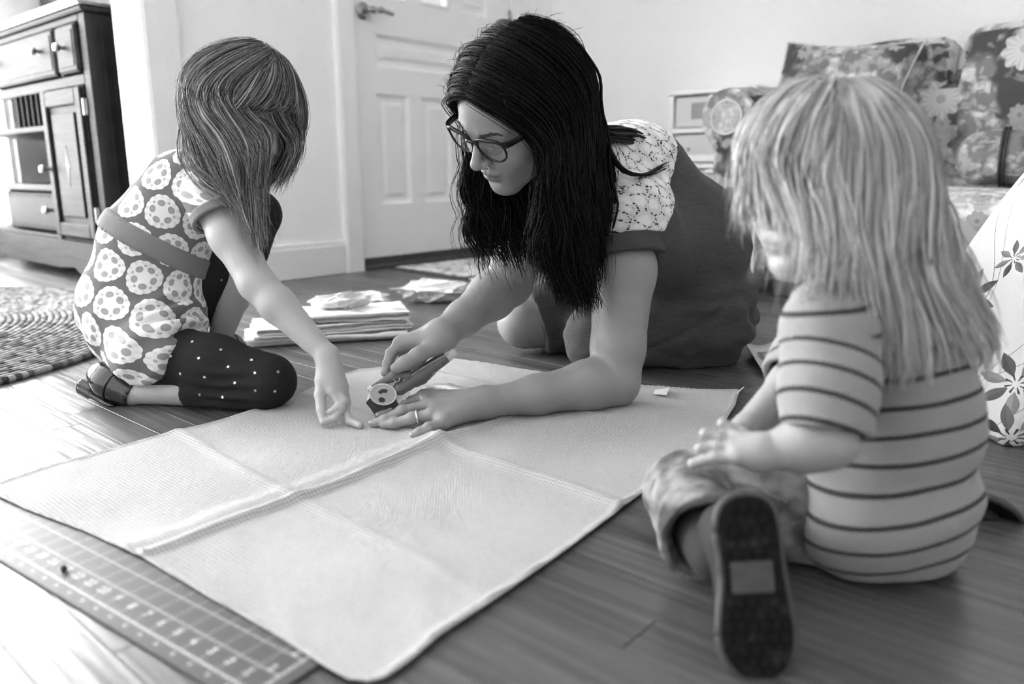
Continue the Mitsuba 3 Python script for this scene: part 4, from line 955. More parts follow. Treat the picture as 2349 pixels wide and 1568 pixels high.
# right hand closed on the cutter handle
R_ = dict(index=[[0.8667, 1.0135, 0.1194], [0.8483, 1.0189, 0.1048], [0.8352, 1.0132, 0.0896], [0.8254, 1.0077, 0.0771]], middle=[[0.8809, 1.0235, 0.1046], [0.8719, 1.0213, 0.0768], [0.8621, 0.9958, 0.0597], [0.8557, 0.9718, 0.0592]],
          ring=[[0.8936, 1.0164, 0.0989], [0.8844, 1.0105, 0.0684], [0.8737, 0.9843, 0.0556], [0.8679, 0.9610, 0.0641]], pinky=[[0.9040, 1.0041, 0.0974], [0.8942, 0.9941, 0.0717], [0.8853, 0.9712, 0.0657], [0.8811, 0.9521, 0.0776]],
          thumb=[[0.8857, 0.9571, 0.1179], [0.8564, 0.9599, 0.1097], [0.8352, 0.9680, 0.0987], [0.8206, 0.9745, 0.0913]])
hr = [cone(wrR, np.array(R_[k][0]), 0.0245, 0.0135, 0.012) for k in ('index', 'middle', 'ring', 'pinky')] + [cone(np.array(R_['index'][0]), np.array(R_['pinky'][0]), 0.013, 0.013, 0.008)]
for k in ('index', 'middle', 'ring'): hr += finger(R_[k], 0.0105, 0.0078)
hr += finger(R_['pinky'], 0.0092, 0.0068) + [cone(wrR, np.array(R_['thumb'][0]), 0.022, 0.016, 0.012)] + finger(R_['thumb'], 0.0148, 0.0095) + [ell(np.array(R_['thumb'][2]), (0.0118, 0.0118, 0.0118), k=0.005)]
ops += hl + hr
lo, hi = bounds([shL, shR, hipL, hipR, knR, ftL, ftR, WH(0.12, 0, -0.1), WH(-0.12, 0, 0.15), L_['middle'][3], L_['pinky'][3], R_['index'][3], elL], 0.13)
lo[2] = -0.01
body = mesh_field(ops, lo, hi, 0.0042)
hc, fc = WH(0.085, 0.0, -0.005), [np.mean([L_[k][i] for k in L_ for i in range(4)], 0), np.mean([R_[k][i] for k in R_ for i in range(4)], 0)]
fine = lambda v: (np.linalg.norm(v - hc, axis=1) < 0.085) | (np.linalg.norm(v - fc[0], axis=1) < 0.095) | (np.linalg.norm(v - fc[1], axis=1) < 0.075)
face = lambda v: (np.linalg.norm(v - hc, axis=1) < 0.072)
body = refine(body, fine, ops); body = refine(body, face, ops)
sk = 0.25
col = face_color(WH, body.vertices, sk, 0.48)
put('body', body, 'skin', woman, smooth=True, color=col)
for k, H_, dn in (('middle', L_, (0, 0, 1)), ('ring', L_, (0, 0, 1)), ('pinky', L_, (0, 0, 1)), ('index', L_, (0, 0, 1)), ('thumb', R_, (-0.5, -0.62, 0.5))):
    a, b = np.array(H_[k][2]), np.array(H_[k][3]); put('fingernail', nail(a, b, dn, 0.0058 if k != 'pinky' else 0.005), 'nail', woman + '__body', smooth=True)
mat('brow_hair', 0.03, 0.6)
for s in (1, -1): put('eyebrow', brow_strokes(WH, s, 150, 3 + s), 'brow_hair', woman)
for s in (1, -1):
    P = [[WH(0.0858 - 11 * (y - 0.0) ** 2, s * (0.031 + y), 0.0145 - 0.004 * (1 - (y / 0.013) ** 2)), WH(0.0905 - 11 * y ** 2, s * (0.031 + y * 1.1), 0.0105 - 0.004 * (1 - (y / 0.013) ** 2)), WH(0.0940 - 11 * y ** 2, s * (0.031 + y * 1.2), 0.0098 - 0.003 * (1 - (y / 0.013) ** 2))] for y in np.linspace(-0.006, 0.0135, 11)]
    put('eyelashes', tubes(np.array(P), np.array([[0.00022, 0.0002, 0.0001]]), 4), 'brow_hair', woman)
# glasses
mat('black_acetate', 0.005, 0.2, 0.25)
scene['lens_glass'] = {'type': 'thindielectric', 'int_ior': 1.12}
gl = thing('glasses', 'black framed glasses worn by the woman', 'glasses')
def lens_outline(s, n=56):
    t = np.linspace(0, 2 * np.pi, n, endpoint=False); c, sn = np.cos(t), np.sin(t)
    y = 0.0280 * np.sign(c) * np.abs(c) ** 0.72 * (1 + 0.10 * sn); z = 0.0200 * np.sign(sn) * np.abs(sn) ** np.where(sn > 0, 0.58, 0.92)
    z = z + 0.0022 * (y / 0.0265) * (sn > 0)
    Y = s * (0.0345 + y * (1.0)); Z = 0.0185 + z
    X = 0.1005 - 0.10 * (Z - 0.02) * -0.9 - 1.6 * np.maximum(np.abs(Y) - 0.02, 0) ** 2 * 2.2
    return np.stack([X, Y, Z], 1), t
for s in (1, -1):
    P, t = lens_outline(s); Pw = WH.many(np.vstack([P, P[:1], P[1:2]]))
    tt = np.r_[t, t[:2] + 2 * np.pi]
    r = 0.0018 + 0.0013 * np.clip(np.sin(tt) * 1.3, 0, 1)
    put('rim', tubes(Pw[None], r[None], 8), 'black_acetate', gl, smooth=True)
    ctr = P.mean(0) + [0.0004, 0, 0]; v = WH.many(np.vstack([[ctr], P])); n = len(P)
    put('lens', tm(v, [[0, 1 + k, 1 + (k + 1) % n] for k in range(n)]), 'lens_glass', gl)
    a = [(0.0960, s * 0.060, 0.0335), (0.0920, s * 0.0670, 0.0340), (0.0800, s * 0.0715, 0.0330), (0.045, s * 0.0760, 0.0290), (0.000, s * 0.0820, 0.0240), (-0.012, s * 0.0825, 0.016), (-0.022, s * 0.082, -0.005)]
    c = spline(WH.many(a), 26); hh = np.interp(np.linspace(0, 1, 26), [0, 0.2, 0.7, 1], [0.0066, 0.0060, 0.0046, 0.0036])
    m = tubes(c[None], hh[None], 8, True, flat=0.36, ref=-WH.M[1]); put('temple', m, 'black_acetate', gl, smooth=30)
P = spline(WH.many([(0.1035, 0.0130, 0.0285), (0.1060, 0.0060, 0.0305), (0.1066, 0, 0.0310), (0.1060, -0.0060, 0.0305), (0.1035, -0.0130, 0.0285)]), 20)
put('bridge', tubes(P[None], np.full((1, 20), 0.0029), 8, True), 'black_acetate', gl, smooth=True)
mat('silver', 0.75, 0.2, 0.5, metallic=1.0)
def ring(c, ax, R, r, label, name, cat, par=None, flat=1.0):
    ax = unit(ax); u = unit(np.cross(ax, [0.3, 0.2, 0.9])); w = np.cross(ax, u); t = np.linspace(0, 2 * np.pi, 48)
    m = tubes((c + R * (np.cos(t)[:, None] * u + np.sin(t)[:, None] * w))[None], np.full((1, 48), r), 10, ref=ax)
    return tag(put(name, m, 'silver', par, smooth=True), label, cat)
a, b = np.array(L_['ring'][0]), np.array(L_['ring'][1])
ring(m_(a, b, 0.72), b - a, 0.0112, 0.0019, 'plain silver ring on the finger of the woman\'s flat hand', 'finger_ring', 'ring')
ring(WH(0.1045, 0.0165, -0.0185), WH.M[0] * 0.7 + WH.M[1] * 0.1 + WH.M[2] * 0.1, 0.0042, 0.0005, 'thin hoop in the side of the woman\'s nose', 'nose_ring', 'ring')

# dress: heather knit with a lace yoke and turned cuffs
def heather(p, n, uv):
    a = noise(p.x * 420, p.y * 420, p.z * 420); b = fbm(p.x * 60, p.y * 60, p.z * 240, 2)
    return mi.Color3f(0.058 * (0.72 + 0.30 * a + 0.34 * b))
mat('heather_knit', heather, 0.95, 0.1, sheen=0.3)
def lace(p, n, uv):
    x, y = uv.x * 44, uv.y * 44
    d1, d2, w = voronoi(x + 0.25 * noise(x * 2, y * 2, 4), y + 0.25 * noise(x * 2, y * 2, 8)); e = d2 - d1
    e1, e2, w2 = voronoi(x * 4.6, y * 4.6)
    hole = dr.select((e < 0.12) & (e1 < 0.34), 1.0, 0.0)
    cord = dr.select((e > 0.13) & (e < 0.18), -0.3, 0.0)
    return mi.Color3f(dr.clip(0.70 - 0.62 * hole + cord * 0.4 - 0.14 * smoothstep(0.25, 0.5, d1) + 0.06 * w, 0.03, 0.82))
mat('lace', lace, 0.85, 0.2)
spn = unit(HIP - T4)
armd = unit(elL - shL)
dtor = [cone(C7 + spn * 0.03, T4, 0.070, 0.108, 0.04), cone(shL, shR, 0.064, 0.064, 0.04), cone(shL + spn * 0.06, MID, 0.085, 0.115, 0.05), cone(T4, MID, 0.112, 0.128, 0.05), cone(MID, HIP, 0.128, 0.128, 0.05), cone(shR + spn * 0.06, MID, 0.085, 0.115, 0.05),
        cone(hipL, hipR, 0.118, 0.118, 0.05), cone(hipL, m_(hipL, knL, 1.0), 0.112, 0.078, 0.03), cone(hipR, m_(hipR, knR, 1.0), 0.105, 0.080, 0.03), cone(hipL + [0.03, -0.02, -0.03], ftL, 0.085, 0.07, 0.03)]
hemR = m_(hipR, knR, 0.93); hdir = unit(knR - hipR) + np.array([0, 0, -0.25])
cuff0 = m_(shL, elL, 0.215); cn = unit(armd + 0.20 * np.array([0.65, -0.75, 0]) + np.array([0, 0, 0.0]))
sleeveL = [cone(shL, m_(shL, elL, 0.30), 0.066, 0.066, 0.03)]
sleeveR = [cone(shR, m_(shR, elR, 0.42), 0.066, 0.064, 0.03)]
neckcut = [cut(WH.cone((-0.02, 0, -0.02), (-0.085, 0, -0.125), 0.060, 0.062), 0.01), half(hemR, hdir), ('i', lambda p: 0.002 - p[..., 2], 0)]
arm_in = [cut(cone(m_(shL, elL, 0.20), elL, 0.0595, 0.050), 0.004), half(cuff0, cn)]
dress_ops = dtor + sleeveL + [half(cuff0, cn)] if False else None
base_d = lambda p: field(dtor, p)
def sl(p): return np.maximum(field(sleeveL, p), (p - cuff0.astype(np.float32)) @ cn.astype(np.float32))
def sr(p): return np.maximum(field(sleeveR, p), (p - m_(shR, elR, 0.38).astype(np.float32)) @ unit(elR - shR).astype(np.float32))
dops = dtor + [('u', sl, 0.025), ('u', sr, 0.02)] + neckcut + [cut(cone(m_(shL, elL, 0.10), elL, 0.0590, 0.056), 0.003)]
lo, hi = bounds([shL, shR, hipL, hipR, knR, knL, ftL], 0.17); lo[2] = -0.01
dm = mesh_field(dops, lo, hi, 0.0052, reach=0.06)
wst = m_(MID, HIP, 0.25).astype(np.float64)
def folds(v):
    s = (v - T4) @ spn; lat = v[:, 1]
    w = 0.004 * np.sin((v @ unit(np.array([0.45, 0.1, 1.0]))) * 70 + 3 * wob(v, 9, 2) * 6) * np.clip((s - 0.16) / 0.12, 0, 1)
    w += 0.014 * wob(v, 9, 4) + 0.006 * wob(v, 26, 6)
    w += 0.0035 * np.sin((v @ unit(np.array([0.2, 0.5, -0.8]))) * 95 + 9 * wob(v, 6, 12)) * np.clip((s - 0.22) / 0.1, 0, 1)
    w -= 0.006 * np.exp(-((s - 0.245 + 0.12 * (v[:, 2] - 0.2)) / 0.006) ** 2)
    return w
puff(dm, folds)
dm.vertices[:, 2] = np.maximum(dm.vertices[:, 2], 0.002)
put('dress', dm, 'heather_knit', woman, smooth=True)
ypl = np.array([1.2960, 0.7658, 0.3885])
yn = unit(spn + np.array([0.0, 0.0, 0.18]))
def lace_f(p): return np.maximum(np.maximum(field(dtor + [('u', sl, 0.025)], p) - 0.0035, (p - ypl.astype(np.float32)) @ yn.astype(np.float32)), (p - m_(shL, elL, 0.175).astype(np.float32)) @ cn.astype(np.float32))
lops = [('u', lace_f, 0)] + [cut(WH.cone((-0.02, 0, -0.02), (-0.085, 0, -0.125), 0.058, 0.060), 0.006), cut(('u', lambda p: field(dtor + [('u', sl, 0.025)], p) + 0.004, 0), 0)]
lo, hi = bounds([shL, shR, C7], 0.13)
lm_ = mesh_field(lops, lo, hi, 0.0042, reach=0.05)
puff(lm_, lambda v: 0.010 * wob(v, 11, 4) + 0.002)
ax1 = unit(np.array([0.75, -0.66, 0])); la = unit(armd - spn * (armd @ spn)); uvl = np.stack([lm_.vertices @ spn, lm_.vertices @ la], 1)
put('lace_yoke', lm_, 'lace', woman + '__dress', smooth=True, uv=uvl, label='white lace shoulder')
def cuff_f(p):
    a = (p - cuff0.astype(np.float32)) @ cn.astype(np.float32)
    d = d_cone(p, shL + 0.0, m_(shL, elL, 0.5), 0.0755, 0.0765)
    return np.maximum(np.maximum(d, np.abs(a - 0.004) - 0.017), -d_cone(p, shL, m_(shL, elL, 0.5), 0.0655, 0.0665))
cm = mesh_field([('u', cuff_f, 0)], *bounds([cuff0], 0.10), 0.0032, reach=0.05); puff(cm, lambda v: 0.006 * wob(v, 20, 9))
put('cuff', cm, 'heather_knit', woman + '__dress', smooth=True)

# hair
mat('dark_hair', lambda p, n, uv: mi.Color3f(0.0022 + 0.004 * noise(p.x * 300, p.y * 300, p.z * 40)), 0.5, 0.11)
cap = [WH.ell((-0.012, 0, 0.050), (0.107, 0.087, 0.091), 0), ('i', lambda p: ((WH.inv(p) - np.array([0.083, 0, 0.088], np.float32)) @ np.array([0.80, 0, -0.60], np.float32)) * 1.0, 0), ('i', lambda p: -0.055 - WH.inv(p)[..., 2], 0)]
gN = [[WH(0.086, 0.003, 0.098), WH(0.084, 0.034, 0.088), WH(0.066, 0.066, 0.055), WH(0.046, 0.081, 0.015), [0.9740, 0.7848, 0.4380], [0.9757, 0.7906, 0.3915], [0.9762, 0.7974, 0.3438], [0.9793, 0.8083, 0.2945], [0.9941, 0.8085, 0.2291]],
      [WH(0.060, 0.003, 0.121), WH(0.056, 0.045, 0.108), WH(0.034, 0.082, 0.060), WH(0.022, 0.088, 0.010), [0.9829, 0.7713, 0.4050], [0.9866, 0.7723, 0.3512], [0.9996, 0.7731, 0.2815], [1.0221, 0.7718, 0.2153], [1.0371, 0.7693, 0.1660]],
      [WH(0.020, 0.003, 0.141), WH(0.015, 0.055, 0.122), WH(-0.005, 0.088, 0.065), WH(-0.012, 0.092, 0.0), [1.0136, 0.7628, 0.3915], [1.0275, 0.7627, 0.3223], [1.0403, 0.7651, 0.2574], [1.0553, 0.7592, 0.1981], [1.0615, 0.7564, 0.1642]],
      [WH(-0.03, 0.002, 0.145), WH(-0.045, 0.055, 0.120), WH(-0.065, 0.083, 0.06), WH(-0.068, 0.085, -0.01), [1.0693, 0.7720, 0.3767], [1.0914, 0.7767, 0.3037], [1.0929, 0.7810, 0.2289], [1.0852, 0.7802, 0.1769]],
      [WH(-0.06, 0.002, 0.137), WH(-0.090, 0.045, 0.105), WH(-0.115, 0.058, 0.04), WH(-0.108, 0.062, -0.03), [1.1398, 0.7894, 0.3676], [1.1375, 0.7928, 0.3001], [1.1222, 0.7904, 0.2174]],
      [WH(-0.07, 0.0, 0.132), WH(-0.108, 0.03, 0.095), WH(-0.128, 0.02, 0.04), WH(-0.124, 0.02, -0.04), [1.1826, 0.8073, 0.4043], [1.1782, 0.8023, 0.3511], [1.1540, 0.7918, 0.2607]]]
gF = [[WH(0.086, -0.003, 0.098), WH(0.086, -0.030, 0.092), WH(0.072, -0.062, 0.060), WH(0.040, -0.078, 0.0), [1.0081, 0.9782, 0.4034], [1.0006, 0.9694, 0.3512], [0.9993, 0.9580, 0.2988], [1.0043, 0.9273, 0.2242]],
      [WH(0.060, -0.003, 0.121), WH(0.056, -0.045, 0.108), WH(0.034, -0.080, 0.060), WH(0.015, -0.086, -0.02), [1.0269, 0.9542, 0.3585], [1.0262, 0.9349, 0.2985], [1.0371, 0.8949, 0.2162]],
      [WH(0.020, -0.003, 0.141), WH(0.015, -0.055, 0.122), WH(-0.005, -0.086, 0.065), WH(-0.02, -0.09, -0.03), [1.0601, 0.9138, 0.3512], [1.0503, 0.8897, 0.2921], [1.0380, 0.8637, 0.2191]],
      [WH(-0.05, 0.0, 0.14), WH(-0.07, -0.055, 0.115), WH(-0.095, -0.07, 0.05), WH(-0.08, -0.07, -0.05), [1.1051, 0.8908, 0.3429], [1.0975, 0.8638, 0.2830], [1.0851, 0.8327, 0.1940]]]
hs = thing_hair = woman + '__hair'
parts_ = []
capm = mesh_field(cap, *bounds([WH(0.11, 0.1, 0.15), WH(-0.13, -0.1, -0.06), WH(0.1, -0.1, 0.15), WH(-0.13, 0.1, 0.15), WH(-0.1, 0.1, -0.08)], 0.02), 0.004)
Pn = sheet(gN, 1300, 26, 1, (0.0026, 0.0072), 0.0052, 10.0); parts_.append(hair_tubes(Pn, 0.0020, 2, 4))
Pf = sheet(gF, 560, 26, 3, (0.0026, 0.0075), 0.0055, 11.0); parts_.append(hair_tubes(Pf, 0.0018, 4, 4))
Pn2 = sheet(gN, 1900, 26, 5, (0.004, 0.010), 0.0052, 10.0); parts_.append(hair_tubes(Pn2, 0.00045, 6, 3))
Pf2 = sheet(gF, 800, 26, 7, (0.004, 0.011), 0.0055, 11.0); parts_.append(hair_tubes(Pf2, 0.00045, 8, 3))
gB = [[WH(-0.118, 0.03, 0.02), [1.1467, 0.7974, 0.4847], [1.2431, 0.8117, 0.4845], [1.3444, 0.8125, 0.4610], [1.4039, 0.7965, 0.4306]], [WH(-0.116, 0.03, -0.01), [1.1468, 0.7925, 0.4701], [1.2455, 0.8032, 0.4675], [1.3218, 0.8029, 0.4483], [1.3522, 0.7913, 0.4244]]]
Pb = sheet(gB, 30, 26, 9, (0.002, 0.006), 0.002, 6.0); parts_.append(hair_tubes(Pb, 0.0030, 10, 5))
gB2 = [[WH(-0.110, 0.05, -0.02), [1.1457, 0.7773, 0.4445], [1.1629, 0.7636, 0.4156], [1.2038, 0.7521, 0.4046], [1.2714, 0.7572, 0.4183], [1.3798, 0.7623, 0.4319]], [WH(-0.110, 0.05, -0.03), [1.1427, 0.7796, 0.4409], [1.1611, 0.7640, 0.4105], [1.2022, 0.7527, 0.4009], [1.2685, 0.7579, 0.4106], [1.3501, 0.7618, 0.4219]]]
Pb2 = sheet(gB2, 12, 26, 11, (0.0015, 0.003), 0.001, 6.0); parts_.append(hair_tubes(Pb2, 0.0016, 12, 5))
# flyaways over the crown
r = np.random.default_rng(4); fl_ = []
for k in range(240):
    a = r.uniform(-0.09, 0.08); s = r.choice([-1, 1]); u = r.uniform(0, 1)
    b = np.array([a, s * 0.06 * u, 0.138 - 0.9 * a * a * 4 - 0.03 * u]); d = np.array([r.normal(-0.01, 0.012), s * r.uniform(0, 0.03), r.uniform(0.004, 0.016)])
    fl_.append(spline([WH(*b), WH(*(b + d * 0.6 + [0, 0, 0.004])), WH(*(b + d * 1.3 + [-0.004, 0, -0.006]))], 8))
parts_.append(hair_tubes(np.array(fl_), 0.00035, 5, 3))
hm = cat_([capm] + parts_)
put('hair', hm, 'dark_hair', woman, smooth=True, label='long dark brown wavy hair')

# ---------------------------------------------------------------- rotary cutter in the woman's right hand
mat('cutter_white', 0.62, 0.3, 0.5); mat('cutter_grey', 0.11, 0.4, 0.5); mat('cutter_light', 0.36, 0.35, 0.5)
rc_ = thing('rotary_cutter', 'rotary cutter with pale oval head and grey handle held over the cloth', 'rotary cutter')
hA, hB = np.array([0.8088, 0.9963, 0.0423]), np.array([0.8895, 0.9510, 0.0892])
ca = unit(hB - hA); cnrm = unit(np.array([0.6263, 0.7513, 0.1501]) - np.array([1.2525, 1.5025, -0.1126])); cnrm = unit(cnrm - ca * (cnrm @ ca)); cu = np.cross(cnrm, ca)
def cw(x, y, z): return hA + ca * x + cu * y + cnrm * z            # x along the handle, y up across it, z to the viewer
CM = np.array([ca, cu, cnrm])
def place(m, z0): v = m.vertices.copy(); m.vertices = hA + v[:, :1] * ca + v[:, 1:2] * cu + (v[:, 2:] + z0) * cnrm; m.fix_normals(); return m
def px(u, v):                                                        # photograph offsets in tenths of a millimetre along and across the head
    return u, v
ov = Point(0, 0).buffer(1.0, 24); from shapely import affinity
headp = affinity.translate(affinity.rotate(affinity.scale(ov, 0.017, 0.0215), 52, origin=(0, 0)), 0.001, 0.002)
put('guard_plate', place(extrude(headp, 0.004), 0.008), 'cutter_light', rc_)
rimm = headp.exterior; pp = np.array(rimm.coords); put('guard_rim', tubes((hA + pp[:, :1] * ca + pp[:, 1:2] * cu + 0.0120 * cnrm)[None], np.full((1, len(pp)), 0.0014), 6), 'cutter_white', rc_, smooth=True)
slot = LineString([(0.0088 * math.cos(a), 0.0088 * math.sin(a)) for a in np.linspace(0.4, 2.0, 14)]).buffer(0.0030, cap_style=2)
put('arc_slot', place(extrude(affinity.translate(affinity.rotate(slot, 2, origin=(0, 0)), 0.0005, -0.001), 0.0006), 0.0119), 'inlay', rc_)
put('pivot_hole', place(extrude(affinity.translate(affinity.rotate(affinity.scale(ov, 0.0042, 0.0055), 50, origin=(0, 0)), -0.0055, -0.0045), 0.0006), 0.0119), 'inlay', rc_)
bl = affinity.translate(Point(0, 0).buffer(0.0225, 40), -0.0075, -0.0045)
put('blade', place(extrude(bl, 0.0008), 0.0030), 'silver', rc_)
gd = affinity.translate(affinity.rotate(Polygon([(-0.021, -0.013), (-0.006, -0.022), (0.014, -0.022), (0.018, -0.010), (0.0, 0.012), (-0.020, 0.010)]), 8, origin=(0, 0)), -0.006, -0.004).buffer(0.003)
put('blade_guard', place(extrude(gd, 0.0055), 0.0015), 'inlay', rc_)
arm = Polygon([(0.008, 0.016), (0.034, 0.012), (0.040, 0.004), (0.038, -0.018), (0.022, -0.024), (0.010, -0.018)]).buffer(0.003)
put('head_arm', place(extrude(arm, 0.008), -0.002), 'cutter_white', rc_)
lv = mesh_field([cone(cw(-0.006, 0.021, 0.006), cw(0.034, 0.019, 0.008), 0.0045, 0.008, 0.01), cone(cw(0.034, 0.019, 0.008), cw(0.052, 0.008, 0.006), 0.008, 0.010, 0.01)], *bounds([cw(-0.01, 0.02, 0), cw(0.06, 0.01, 0)], 0.02), 0.0018)
put('lever', lv, 'cutter_grey', rc_, smooth=True)
put('lever_tip', tm(*[getattr(trimesh.creation.icosphere(3, 0.0058), a) for a in ('vertices', 'faces')]).apply_translation(cw(-0.012, 0.0205, 0.006)), 'cutter_white', rc_, smooth=True)
t = np.linspace(0, 2 * np.pi, 30); put('release_button', tubes((cw(0.033, 0.013, 0.0165) + 0.0045 * (np.cos(t)[:, None] * ca + np.sin(t)[:, None] * cu * 1.2))[None], np.full((1, 30), 0.0006), 6), 'cutter_white', rc_)
hn = mesh_field([cone(cw(0.030, -0.004, 0.002), cw(0.070, -0.002, 0.0), 0.0125, 0.0130, 0.01), cone(cw(0.070, -0.002, 0.0), cw(0.128, 0.002, -0.002), 0.0130, 0.0105, 0.01)], *bounds([cw(0.03, 0, 0), cw(0.13, 0, 0)], 0.02), 0.0020)
put('handle', hn, 'cutter_grey', rc_, smooth=True)
put('grip_line', tubes(np.array([[cw(0.040 + 0.09 * s, 0.004 + 0.002 * math.sin(s * 3), 0.0135 - 0.004 * s) for s in np.linspace(0, 1, 16)]]), np.full((1, 16), 0.0012), 6), 'cutter_light', rc_, smooth=True)
put('end_cap', mesh_field([cone(cw(0.126, 0.002, -0.002), cw(0.138, 0.003, -0.002), 0.0110, 0.0095)], *bounds([cw(0.13, 0, 0)], 0.03), 0.002), 'cutter_white', rc_, smooth=True)

# ---------------------------------------------------------------- the girl
GH = Head([0.7612, 1.2895, 0.5002], [[0.087, -0.86, -0.5027], [0.9852, 0.1492, -0.0848], [0.1479, -0.4879, 0.8603]], 0.88)
girl = thing('person', 'girl in a patterned tunic and starry leggings kneeling and touching the cloth', 'person')
g_sh, g_el, g_wr = np.array([0.6986, 1.3074, 0.3631]), np.array([0.7055, 1.1913, 0.2259]), np.array([0.7493, 1.0643, 0.1118])
g_sf, g_ef, g_wf = np.array([0.8075, 1.4872, 0.3662]), np.array([0.7945, 1.5592, 0.2586]), np.array([0.8303, 1.5220, 0.1767])
g_nk = np.array([0.7263, 1.3915, 0.4073])
U1, U2, U3, U4 = np.array([0.7156, 1.4344, 0.3595]), np.array([0.6776, 1.4871, 0.2712]), np.array([0.6439, 1.5040, 0.1604]), np.array([0.6251, 1.4807, 0.0733])
latg = unit(np.array([0.7856, 1.5709, 0.3561]) - np.array([0.6874, 1.3745, 0.3632]))
hpN, hpF = np.array([0.6165, 1.4101, 0.0883]), np.array([0.6809, 1.5364, 0.0817])
knN, knF = np.array([0.7243, 1.2042, 0.0496]), np.array([0.8219, 1.3653, 0.3300])
anN, anF = np.array([0.5716, 1.4157, 0.0215]), np.array([0.7597, 1.4438, 0.0737])
kcN = np.array([0.7162, 1.2093, 0.0375])
gops = [cone(g_nk, U1, 0.036, 0.060, 0.02), cone(U1, U2, 0.062, 0.072, 0.03), cone(U2, U3, 0.072, 0.070, 0.03), cone(U3, U4, 0.070, 0.055, 0.03), cone(hpN, hpF, 0.055, 0.055, 0.03), cone(g_sh, g_sf, 0.034, 0.034, 0.02)]
gops += [cone(hpN, knN, 0.050, 0.038, 0.02), cone(kcN, m_(kcN, anN, 0.3), 0.031, 0.032, 0.012), cone(m_(kcN, anN, 0.3), anN, 0.032, 0.0195, 0.012), cone(hpF, knF, 0.050, 0.038, 0.02), cone(knF, m_(knF, anF, 0.35), 0.036, 0.040, 0.012), cone(m_(knF, anF, 0.35), anF, 0.040, 0.020, 0.012),
         cone(anF, np.array([0.8155, 1.4793, 0.0453]), 0.020, 0.016, 0.01), cone(anN, np.array([0.5484, 1.4740, 0.0467]), 0.021, 0.020, 0.01)]
gops += [GH.cone((-0.02, 0, -0.03), (-0.07, 0, -0.10), 0.040, 0.040, 0.02), cone(GH(-0.05, 0, -0.09), g_nk, 0.034, 0.036, 0.02)] + head_ops(GH, True)
gops += [cone(g_sh, m_(g_sh, g_el, 0.45), 0.036, 0.0345, 0.02), cone(m_(g_sh, g_el, 0.45), g_el, 0.0345, 0.0295, 0.02), cone(g_el, m_(g_el, g_wr, 0.3), 0.0295, 0.0300, 0.012), cone(m_(g_el, g_wr, 0.3), g_wr, 0.0300, 0.0175, 0.012)]
gops += [cone(g_sf, g_ef, 0.034, 0.028, 0.02), cone(g_ef, g_wf, 0.028, 0.018, 0.012), cone(g_wf, np.array([0.8456, 1.4926, 0.1412]), 0.019, 0.016, 0.01)]
GF = dict(index=[[0.7361, 1.0383, 0.0588], [0.7385, 1.0163, 0.0337], [0.7233, 1.0166, 0.0201], [0.7089, 1.0252, 0.0151]], middle=[[0.7446, 1.0358, 0.0574], [0.7447, 1.0182, 0.0423], [0.7310, 1.0190, 0.0348], [0.7207, 1.0228, 0.0298]],
          ring=[[0.7538, 1.0363, 0.0576], [0.7484, 1.0217, 0.0280], [0.7419, 1.0025, 0.0135], [0.7437, 0.9778, 0.0111]], pinky=[[0.7616, 1.0420, 0.0594], [0.7578, 1.0291, 0.0357], [0.7482, 1.0196, 0.0210], [0.7411, 1.0130, 0.0144]],
          thumb=[[0.7325, 1.0584, 0.0743], [0.7207, 1.0494, 0.0532], [0.7138, 1.0379, 0.0326], [0.7098, 1.0276, 0.0158]])
gh = [cone(g_wr, np.array(GF[k][0]), 0.0165, 0.0098, 0.008) for k in ('index', 'middle', 'ring', 'pinky')] + [ell(m_(np.array(GF['thumb'][0]), np.array(GF['index'][0]), 0.3), (0.011, 0.011, 0.016), k=0.008)]
for k in ('index', 'middle', 'ring', 'pinky'): gh += finger(GF[k], 0.0080, 0.0058, 0.003)
gh += [cone(g_wr, np.array(GF['thumb'][0]), 0.015, 0.0125, 0.008)] + finger(GF['thumb'], 0.0105, 0.0068, 0.003)
gops += gh
lo, hi = bounds([g_sh, g_sf, hpF, hpN, knN, knF, anN, anF, g_ef, g_wf, GH(0.12, 0, -0.1), GH(-0.12, 0, 0.15), GF['ring'][3], np.array([0.5484, 1.4740, 0.0467])], 0.10); lo[2] = -0.005
gb = mesh_field(gops, lo, hi, 0.0042)
hcg = np.mean([GF[k][i] for k in GF for i in range(4)], 0); fcg = GH(0.085, 0, -0.01)
gb = refine(gb, lambda v: (np.linalg.norm(v - hcg, axis=1) < 0.062) | (np.linalg.norm(v - fcg, axis=1) < 0.066), gops)
gb = refine(gb, lambda v: np.linalg.norm(v - hcg, axis=1) < 0.055, gops)
put('body', gb, 'skin', girl, smooth=True, color=face_color(GH, gb.vertices, 0.40, 0.6))
for k in ('index', 'ring', 'thumb'):
    a, b = np.array(GF[k][2]), np.array(GF[k][3]); put('fingernail', nail(a, b, (0.1, 0.3, 0.9), 0.0042), 'nail', girl + '__body', smooth=True)
for s in (1, -1): put('eyebrow', brow_strokes(GH, s, 70, 13 + s), 'brow_hair', girl)
